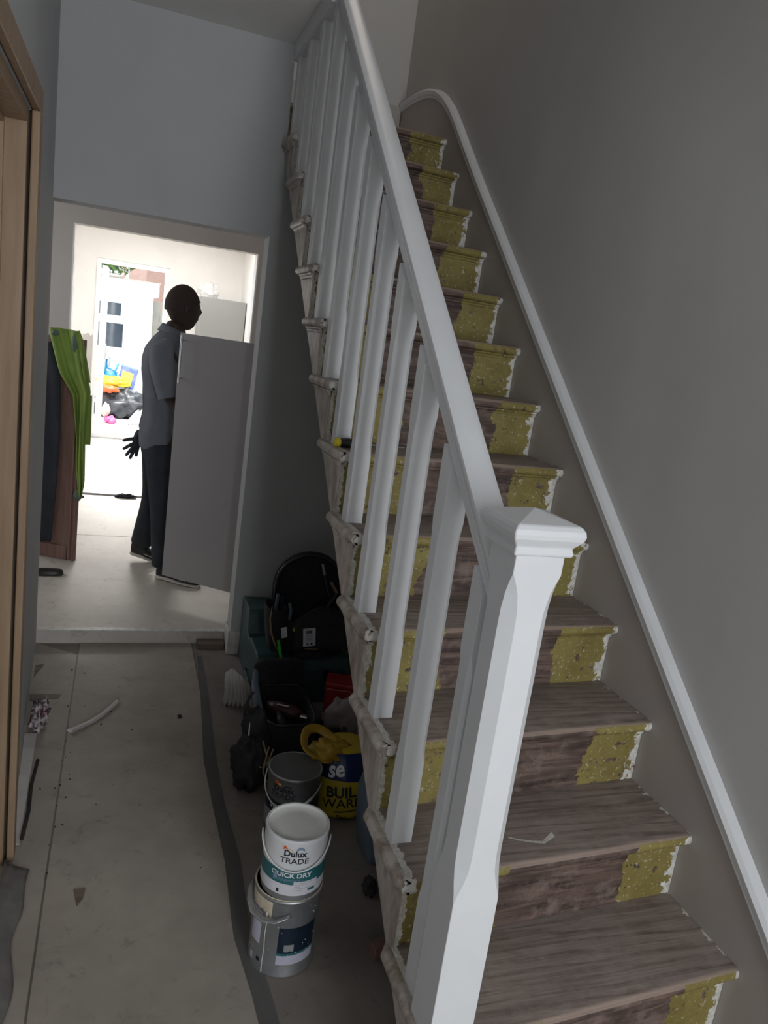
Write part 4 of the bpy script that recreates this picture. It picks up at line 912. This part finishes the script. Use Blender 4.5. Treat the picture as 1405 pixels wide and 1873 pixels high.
blob((-1.015, 3.99, 1.462), (0.022, 0.015, 0.015), 0.4, 6, 9).build('hood_toggle', 'hivisd', hv, smooth=True)
o = MB().loft([[(-0.985+math.copysign(abs(math.cos(a))**0.6, math.cos(a))*rx, 3.79+math.sin(a)*ry, MF+0.001+z) for a in [2*PI*i/24 for i in range(24)]] for z, rx, ry in ((0, 0.082, 0.032), (0.004, 0.088, 0.036), (0.022, 0.088, 0.036), (0.03, 0.080, 0.03))]).build('black_slab', 'blackp', None, smooth='auto')
tag(o, 'flat black rounded slab on the floor in front of the pine panel', 'slab')

# --- man
man = thing('person', 'person in grey-blue polo shirt and dark trousers steadying the grey door', 'person', (-0.38, 3.92, MF))
def skin_mesh(name, mat, joints, edges, root, parent, sub=2, extra=None):
    me = bpy.data.meshes.new(name); names = list(joints)
    me.from_pydata([joints[n][0] for n in names], [(names.index(a), names.index(b)) for a, b in edges], [])
    o = bpy.data.objects.new(name, me); COL.objects.link(o)
    md = o.modifiers.new('skin', 'SKIN'); md.use_smooth_shade = True
    for i, n in enumerate(names):
        sv = me.skin_vertices[0].data[i]; r = joints[n][1]; sv.radius = r if isinstance(r, tuple) else (r, r); sv.use_root = (n == root)
    sb = o.modifiers.new('sub', 'SUBSURF'); sb.levels = sub; sb.render_levels = sub
    bpy.context.view_layer.update()
    ev = bpy.data.meshes.new_from_object(o.evaluated_get(bpy.context.evaluated_depsgraph_get()))
    bpy.data.objects.remove(o); bpy.data.meshes.remove(me)
    mb = MB(); mb.add([tuple(v.co) for v in ev.vertices], [tuple(p.vertices) for p in ev.polygons]); bpy.data.meshes.remove(ev)
    if extra: mb.add(extra.v, extra.f)
    return mb.build(name, mat, parent, smooth=True)
ffd = Vector((0.93, 0.30, 0)).normalized()           # head direction
def head_mesh():
    mb = MB(); C_ = Vector((-0.325, 3.89, 1.705)); s_ = Vector((-ffd.y, ffd.x, 0)); rings = []; nu, nv = 32, 26
    for j in range(nv+1):
        ph = PI*j/nv; zz = -math.cos(ph)
        ring = []
        for i in range(nu):
            th = 2*PI*i/nu; f = math.sin(ph)*math.cos(th); sd = math.sin(ph)*math.sin(th)
            fx = f*0.100; sx = sd*0.076; hz = zz*0.128
            if zz < -0.1:
                k = (-0.1-zz)/0.9
                sx *= 1-0.35*k; fx = fx*(1-0.25*k)+0.032*k*(1 if f > -0.2 else 0.2)
            if f < 0 and zz > -0.2: fx *= 1.06
            nose = math.exp(-((zz+0.12)/0.16)**2)*math.exp(-(sd/0.16)**2)*(1 if f > 0 else 0); fx += 0.022*nose
            brow = math.exp(-((zz-0.12)/0.08)**2)*math.exp(-(sd/0.5)**2)*(1 if f > 0 else 0); fx += 0.005*brow
            lips = math.exp(-((zz+0.45)/0.08)**2)*math.exp(-(sd/0.25)**2)*(1 if f > 0 else 0); fx += 0.008*lips
            eye = math.exp(-((zz-0.0)/0.07)**2)*math.exp(-((abs(sd)-0.36)/0.13)**2)*(1 if f > 0 else 0); fx -= 0.006*eye
            p = C_+ffd*fx+s_*sx+Vector((0, 0, hz)); ring.append(tuple(p))
        rings.append(ring)
    mb.loft(rings, False)
    for sg in (-1, 1):
        e = C_+s_*(0.077*sg)-ffd*0.008+Vector((0, 0, -0.012)); b = blob(tuple(e), (0.012, 0.012, 0.030), 0.1, 5, 2, 12, 10)
        mb.add(b.v, b.f)
    return mb
NP = (-0.368, 3.89, 1.50)
J = {'pelvis': ((-0.405, 3.89, 0.94), (0.12, 0.10)), 'waist': ((-0.40, 3.89, 1.10), (0.105, 0.12)), 'chest': ((-0.405, 3.88, 1.30), (0.115, 0.14)), 'upper': ((-0.395, 3.88, 1.43), (0.10, 0.12)),
     'neck': (NP, 0.064), 'head': ((-0.352, 3.89, 1.63), 0.062),
     'shr': ((-0.43, 3.72, 1.44), 0.055), 'elr': ((-0.36, 3.66, 1.17), 0.040), 'wrr': ((-0.17, 3.50, 1.08), 0.028),
     'shl': ((-0.36, 4.05, 1.44), 0.055), 'ell': ((-0.45, 4.10, 1.17), 0.040), 'wrl': ((-0.505, 4.03, 0.935), 0.028),
     'hpr': ((-0.40, 3.80, 0.90), 0.085), 'knr': ((-0.365, 3.76, 0.53), 0.058), 'anr': ((-0.335, 3.755, 0.155), 0.042),
     'hpl': ((-0.405, 3.98, 0.90), 0.085), 'knl': ((-0.395, 4.03, 0.53), 0.058), 'anl': ((-0.46, 4.125, 0.185), 0.042)}
Eg = [('pelvis', 'waist'), ('waist', 'chest'), ('chest', 'upper'), ('upper', 'neck'), ('neck', 'head'), ('upper', 'shr'), ('shr', 'elr'), ('elr', 'wrr'), ('upper', 'shl'), ('shl', 'ell'), ('ell', 'wrl'),
      ('pelvis', 'hpr'), ('hpr', 'knr'), ('knr', 'anr'), ('pelvis', 'hpl'), ('hpl', 'knl'), ('knl', 'anl')]
skin_mesh('body', 'skin', J, Eg, 'pelvis', man, 2, head_mesh())
# close-cropped hair
mb = MB(); C_ = Vector((-0.325, 3.89, 1.705)); s_ = Vector((-ffd.y, ffd.x, 0)); rings = []
for j in range(13):
    ph = PI*0.56*j/12; ring = []
    for i in range(32):
        th = 2*PI*i/32; f = math.sin(ph)*math.cos(th); sd = math.sin(ph)*math.sin(th)
        lim = 0.35 if f > 0.3 else -0.5
        zz = max(math.cos(ph), lim*abs(f) if f > 0.3 else -1)
        p = C_+ffd*(f*(0.109 if f < 0 else 0.103))+s_*(sd*0.0795)+Vector((0, 0, zz*0.131)); ring.append(tuple(p))
    rings.append(ring)
mb.loft(rings[::-1], False).build('hair', 'hair', man, smooth=True)
# shirt: lofted torso with set-in short sleeves
TR = [(0.862, -0.402, 0.100, 0.150), (0.868, -0.402, 0.110, 0.158), (0.945, -0.405, 0.116, 0.158), (1.03, -0.402, 0.110, 0.150), (1.11, -0.398, 0.103, 0.146), (1.22, -0.402, 0.112, 0.155), (1.32, -0.407, 0.122, 0.168), (1.40, -0.406, 0.123, 0.178), (1.455, -0.402, 0.115, 0.180), (1.495, -0.394, 0.098, 0.160), (1.53, -0.384, 0.082, 0.120), (1.555, -0.372, 0.072, 0.080), (1.57, -0.364, 0.066, 0.068)]
mb = MB(); rings = []
for i in range(53):
    z, = (lerp(0.862, 1.57, i/52),); cx_, rx_, ry_ = interp(TR, z); ring = []
    for j in range(48):
        a = 2*PI*j/48; w_ = 1+0.022*n3(math.cos(a)*2.2, math.sin(a)*2.2+z*1.5, z*8)+0.02*math.sin(z*48+math.cos(a)*5)*max(0, 1.15-z)
        e = Vector((math.copysign(abs(math.cos(a))**0.85, math.cos(a))*rx_*w_, math.copysign(abs(math.sin(a))**0.85, math.sin(a))*ry_*w_, 0)); e.rotate(Euler((0, 0, -0.22)))
        ring.append((cx_+e.x, 3.89+e.y, z))
    rings.append(ring)
mb.loft(rings, False)
shirt = mb.build('polo_shirt', 'shirt', man, smooth=True)
MB().tube([(-0.405, 3.775, 1.470), (-0.435, 3.725, 1.44), (-0.425, 3.70, 1.36), (-0.395, 3.68, 1.26), (-0.375, 3.67, 1.19)], [0.055, 0.070, 0.072, 0.068, 0.064], 20).build('sleeve', 'shirt', shirt, smooth='auto')
MB().tube([(-0.375, 4.00, 1.470), (-0.365, 4.045, 1.44), (-0.385, 4.065, 1.36), (-0.415, 4.08, 1.26), (-0.435, 4.09, 1.20)], [0.055, 0.068, 0.070, 0.066, 0.062], 20).build('sleeve', 'shirt', shirt, smooth='auto')
# collar: a short turned-down band around the neck
def collar(u, v):
    a = 2*PI*u; r = lerp(0.070, 0.096, v); return (-0.362+r*math.cos(a), 3.89+r*math.sin(a), lerp(1.572, 1.528, v)-0.03*math.cos(a-0.2))
MB().grid(collar, 28, 3).build('collar', 'shirt', shirt, smooth=True, solid=0.005)
JT = {'hips': ((-0.400, 3.89, 0.93), (0.115, 0.13)), 'hpr': ((-0.395, 3.80, 0.84), 0.102), 'knr': ((-0.360, 3.76, 0.52), 0.080), 'anr': ((-0.335, 3.755, 0.175), (0.074, 0.068)), 'hemr': ((-0.332, 3.755, 0.15), (0.074, 0.068)),
      'hpl': ((-0.405, 3.98, 0.84), 0.102), 'knl': ((-0.400, 4.03, 0.52), 0.080), 'anl': ((-0.455, 4.12, 0.20), (0.074, 0.068)), 'heml': ((-0.460, 4.13, 0.175), (0.074, 0.068))}
ET = [('hips', 'hpr'), ('hpr', 'knr'), ('knr', 'anr'), ('anr', 'hemr'), ('hips', 'hpl'), ('hpl', 'knl'), ('knl', 'anl'), ('anl', 'heml')]
skin_mesh('trousers', 'trouser', JT, ET, 'hips', man)
# gloves with five fingers
def glove(wr, pal, fingers, nm):
    jj = {'w': (wr, 0.034), 'p': (pal, (0.036, 0.022))}; ee = [('w', 'p')]
    for i, (b_, m_, t_) in enumerate(fingers):
        jj['b%d' % i] = (b_, 0.013); jj['m%d' % i] = (m_, 0.012); jj['t%d' % i] = (t_, 0.0095)
        ee += [('p', 'b%d' % i), ('b%d' % i, 'm%d' % i), ('m%d' % i, 't%d' % i)]
    skin_mesh(nm, 'glove', jj, ee, 'w', man, 1)
glove((-0.505, 4.03, 0.945), (-0.525, 4.02, 0.875),
      [((-0.545, 4.01, 0.885), (-0.580, 4.005, 0.878), (-0.615, 4.00, 0.868)),
       ((-0.550, 4.015, 0.855), (-0.582, 4.01, 0.832), (-0.610, 4.01, 0.812)),
       ((-0.545, 4.02, 0.835), (-0.570, 4.02, 0.800), (-0.590, 4.02, 0.770)),
       ((-0.535, 4.03, 0.825), (-0.552, 4.03, 0.785), (-0.565, 4.03, 0.750)),
       ((-0.520, 4.04, 0.830), (-0.525, 4.045, 0.795), (-0.528, 4.045, 0.765))], 'glove')
hd = Vector((-0.17, 3.50, 1.08)); ph_ = Vector((-0.125, 3.46, 1.08))
glove(tuple(hd), tuple(ph_), [(tuple(ph_+Vector((0.02, -0.01, dz))), tuple(ph_+Vector((0.05, -0.03, dz*1.3))), tuple(ph_+Vector((0.075, -0.06, dz*1.5)))) for dz in (0.035, 0.012, -0.012, -0.034)]
      + [(tuple(ph_+Vector((-0.005, -0.02, 0.035))), tuple(ph_+Vector((0.01, -0.035, 0.06))), tuple(ph_+Vector((0.02, -0.06, 0.075))))], 'glove')
# trainers
def shoe(heel, toe, zh, zt, nm):
    h = Vector(heel); t = Vector(toe); d = (t-h); L = d.length; d.normalize(); s = Vector((-d.y, d.x))
    W_ = [(0.0, 0.026), (0.08, 0.035), (0.3, 0.036), (0.55, 0.042), (0.8, 0.046), (0.93, 0.036), (1.0, 0.016)]
    def ring(q, z0, z1, sc=1.0, n=14):
        w = interp(W_, q)[0]*sc; c = h+d*(L*q); r = []
        base = lerp(zh, zt, q)
        for i in range(n):
            a = 2*PI*i/n; r.append((c.x+s.x*w*math.cos(a), c.y+s.y*w*math.cos(a), base+lerp(z0, z1, 0.5+0.5*math.copysign(abs(math.sin(a))**0.5, math.sin(a)))))
        return r
    so = MB().loft([ring(q, 0.0, 0.024 if q < 0.5 else 0.017, 1.02) for q in [i/14 for i in range(15)]]).build('sole', 'sole', man, smooth=True)
    Hh = [(0.0, 0.085), (0.12, 0.105), (0.3, 0.10), (0.5, 0.075), (0.75, 0.055), (0.92, 0.045), (1.0, 0.034)]
    up_ = MB().loft([ring(0.02+0.96*q, 0.016, interp(Hh, q)[0], 0.95) for q in [i/14 for i in range(15)]]).build('trainer_upper', 'shoe', man, smooth=True)
    MB().tube([(h+d*(L*q)).to_3d()+Vector((s.x*0.040*sg, s.y*0.040*sg, lerp(zh, zt, q)+0.05-0.02*q)) for q, sg in ((0.45, -1), (0.6, -1.1), (0.75, -1.1))], 0.003, 6).build('side_flash', 'sole', up_)
shoe((-0.362, 3.79), (-0.118, 3.625), MF+0.002, MF+0.001, 'r')
shoe((-0.515, 4.150), (-0.315, 4.075), MF+0.035, MF+0.001, 'l')

# ------------------------------------------------------------------ kitchen
ku = thing('tall_kitchen_unit', 'tall grey kitchen unit in the back corner of the kitchen', 'cupboard', (0.42, 8.8, MF))
MB().box(0.165, 0.680, 8.52, 9.095, MF+0.001, 1.915).build('carcass', 'kunit', ku, bevel=0.002)
MB().box(0.166, 0.679, 8.50, 8.519, MF+0.10, 1.912).build('door', 'kunit', ku, bevel=0.002)
MB().tube([(0.62, 8.475, 1.2), (0.62, 8.475, 1.42)], 0.006, 8).tube([(0.62, 8.475, 1.22), (0.62, 8.4995, 1.22)], 0.004, 8).tube([(0.62, 8.475, 1.40), (0.62, 8.4995, 1.40)], 0.004, 8).build('bar_handle', 'steel', ku)
o = blob((0.25, 8.72, 1.985), (0.12, 0.09, 0.10), 0.45, 9, 50, 40, 26, floorz=1.9165).build('plastic_bag', 'whitefilm', None, smooth=True); tag(o, 'cloudy plastic bag on top of the tall grey kitchen unit', 'plastic bag')
o = blob((-0.56, 5.90, MF+0.016), (0.085, 0.028, 0.016), 0.7, 10, 51, floorz=MF+0.001).build('dark_rag', 'trouser', None, smooth=True); tag(o, 'dark scrap of cloth lying along the kitchen threshold', 'rag')

# ------------------------------------------------------------------ outside
gz = -0.05
pat = struct('ground', MB().box(-4, 4, 9.3, 20, -0.2, gz-0.004), 'patio')
for i in range(5):
    for j in range(6):
        MB().box(-1.9+i*0.6+0.004, -1.3+i*0.6-0.004, 9.32+j*0.6, 9.91+j*0.6, gz-0.004, gz).build('paving_slab', 'patio', pat)
ex = thing('white_extension', 'white rendered rear extension with a small window seen through the back door', 'building', (-1.3, 12.8, gz))
MB().box(-2.6, -0.262, 12.5, 14.5, gz+0.001, 1.90).build('wall', 'render', ex)
MB().box(-2.6, -0.184, 12.44, 14.5, 1.901, 2.11).build('fascia', 'upvc', ex, bevel=0.005)
MB().box(-2.6, -0.170, 12.42, 14.5, 2.111, 2.125).build('roof_edge', 'fence', ex)
wn = MB().box(-1.25, -0.645, 12.46, 12.4995, 1.44, 1.82).box(-1.25, -0.615, 12.45, 12.4995, 0.92, 1.439).build('window_frame', 'upvc', ex, bevel=0.004)
MB().box(-1.15, -0.75, 12.455, 12.4595, 1.53, 1.73).build('pane', 'pane', wn)
MB().box(-1.15, -0.70, 12.445, 12.4495, 1.03, 1.41).build('pane', 'pane', wn)
MB().box(-1.27, -0.60, 12.42, 12.4495, 0.88, 0.919).build('sill', 'upvc', wn)
MB().tube([(-2.5, 12.40, 2.15), (-0.9, 12.40, 2.15), (-0.80, 12.40, 2.14)], 0.022, 10).tube([(-0.80, 12.40, 2.14), (-0.76, 12.40, 2.16), (-0.74, 12.40, 2.2)], 0.018, 10).build('gutter_pipe', 'fence', ex, smooth=True)
MB().tube([(-0.88, 12.44, 0.9), (-0.88, 12.44, 0.70)], 0.012, 8).build('tap', 'steel', ex)
fn = thing('fence', 'weathered grey board fence beside the white extension', 'fence', (0.6, 14.0, gz))
for i in range(9): MB().box(-0.24+i*0.15, -0.10+i*0.15, 14.0, 14.02, gz+0.001, 1.85+0.01*(i % 3)).build('board', 'fence', fn)
for z in (0.3, 1.5): MB().box(-0.24, 1.10, 14.021, 14.06, z, z+0.08).build('rail', 'fence', fn)
hs = thing('terraced_house', 'pinkish brick terraced house rising behind the extension', 'building', (-1, 18, gz))
MB().box(-3.5, -0.30, 18, 22, gz+0.001, 6.0).build('wall', 'peach', hs)
MB().box(-0.299, 3.5, 18.0, 22, gz+0.001, 5.2).build('side_wall', 'brick', hs)
MB().box(-0.75, -0.68, 17.93, 17.999, gz+0.001, 5.8).build('downpipe', 'upvc', hs)
for xx in (-2.4, -1.45): 
    w_ = MB().box(xx, xx+0.6, 17.96, 17.999, 2.4, 3.6).build('window', 'upvc', hs); MB().box(xx+0.06, xx+0.54, 17.95, 17.959, 2.46, 3.54).build('pane', 'pane', w_)
def leaves(name, c, rad, n, label, seed):
    random.seed(seed); t = thing(name, label, 'shrub', (c[0], c[1], gz)); mb = MB()
    for i in range(n):
        d = Vector((random.gauss(0, 1), random.gauss(0, 1), random.gauss(0, 1))); d.normalize(); p = Vector(c)+Vector((d.x*rad[0], d.y*rad[1], d.z*rad[2]))*random.random()**0.4
        R = Euler((random.uniform(0, 3), random.uniform(0, 3), random.uniform(0, 6))).to_matrix(); s = random.uniform(0.03, 0.06)
        mb.add([p+R @ Vector(q) for q in ((-s, 0, 0), (0, -s*0.5, 0.01), (s, 0, 0), (0, s*0.5, 0.01))], [(0, 1, 2, 3)])
    o = mb.build('foliage', 'leaf', t); o['kind'] = 'stuff'
    MB().tube([(c[0], c[1], gz+0.001), (c[0]+0.05, c[1], c[2]*0.5), (c[0], c[1], c[2])], [0.05, 0.04, 0.015], 8).build('stem', 'offcut', t, smooth=True)
leaves('climbing_shrub', (-1.05, 15.6, 2.55), (0.55, 0.5, 0.30), 500, 'leafy green shrub showing over the extension roof', 5)
leaves('garden_shrub', (0.12, 13.6, 1.45), (0.20, 0.25, 0.45), 220, 'green shrub growing in front of the grey fence', 8)
# heap of things on the patio
o = blob((-0.68, 12.06, 0.14), (0.34, 0.24, 0.235), 0.55, 9, 61, 40, 26, floorz=gz+0.001).build('black_sheeting', 'tarp', None, smooth=True); tag(o, 'heap of crumpled black plastic sheeting on the patio', 'sheeting')
o = blob((-0.40, 12.28, 0.14), (0.13, 0.12, 0.20), 0.5, 9, 62, floorz=gz+0.001).build('rubbish_sack', 'tarp', None, smooth=True); tag(o, 'black rubbish sack against the white extension wall', 'sack')
o = blob((-0.80, 12.12, 0.50), (0.24, 0.14, 0.085), 0.4, 8, 63).build('yellow_sack', 'screwy', None, smooth=True); tag(o, 'bright yellow plastic sack on top of the black sheeting', 'sack')
o = blob((-0.86, 11.90, 0.40), (0.15, 0.10, 0.055), 0.4, 8, 64).build('orange_sack', 'orangeink', None, smooth=True); tag(o, 'orange sack tucked under the yellow one', 'sack')
bgx = thing('blue_bag', 'blue bag with pale yellow front leaning on the extension wall', 'bag', (-0.60, 12.36, 0.35))
MB().obox((-0.585, 12.38, 0.58), (0.27, 0.09, 0.36), (0, D(12), 0)).build('bag_body', 'royal', bgx, bevel=0.03, bseg=3)
MB().obox((-0.60, 12.325, 0.56), (0.18, 0.01, 0.21), (0, D(12), 0)).build('front_print', 'yellowink', bgx)
bh = thing('blue_tub', 'bright blue flexible tub handle standing among the sacks', 'tub', (-0.85, 12.15, 0.5))
MB().tube([(-0.93, 12.25, 0.62), (-0.92, 12.25, 0.84), (-0.90, 12.25, 0.70), (-0.78, 12.25, 0.66), (-0.74, 12.25, 0.78)], 0.018, 8).build('handle', 'blue', bh, smooth=True)
MB().lathe([(0.08, 0.40), (0.11, 0.56), (0.115, 0.64), (0.10, 0.63), (0.07, 0.42)], (-0.86, 12.33, 0), 20).build('rim', 'blue', bh, smooth=True)
for i in range(5):
    x = -0.56+i*0.055; o = MB().lathe([(0.018, 0), (0.022, 0.0), (0.022, 1.15), (0.018, 1.15)], (0, 0, 0), 14).build('plastic_pipe', 'pipe', None, smooth='auto')
    a = Vector((x, 11.22+0.02*i, gz+0.024)); b = Vector((x+0.24, 12.30, gz+0.20)); o.location = a; o.rotation_euler = (b-a).to_track_quat('Z', 'Y').to_euler()
    tag(o, ('leftmost', 'second from left', 'middle', 'second from right', 'rightmost')[i]+' of the five white plastic pipes bundled on the patio', 'pipe', 'white pipes bundled on the patio')
pkk = thing('bundle', 'pink and peach bundle lying on the patio by the door', 'bundle', (-0.80, 11.3, gz))
blob((-0.80, 11.25, gz+0.055), (0.085, 0.07, 0.055), 0.4, 8, 71, floorz=gz+0.001).build('pink_part', 'pink', pkk, smooth=True)
blob((-0.87, 11.30, gz+0.19), (0.06, 0.06, 0.10), 0.3, 8, 72).build('peach_part', 'peach', pkk, smooth=True)
bpy.context.view_layer.update()
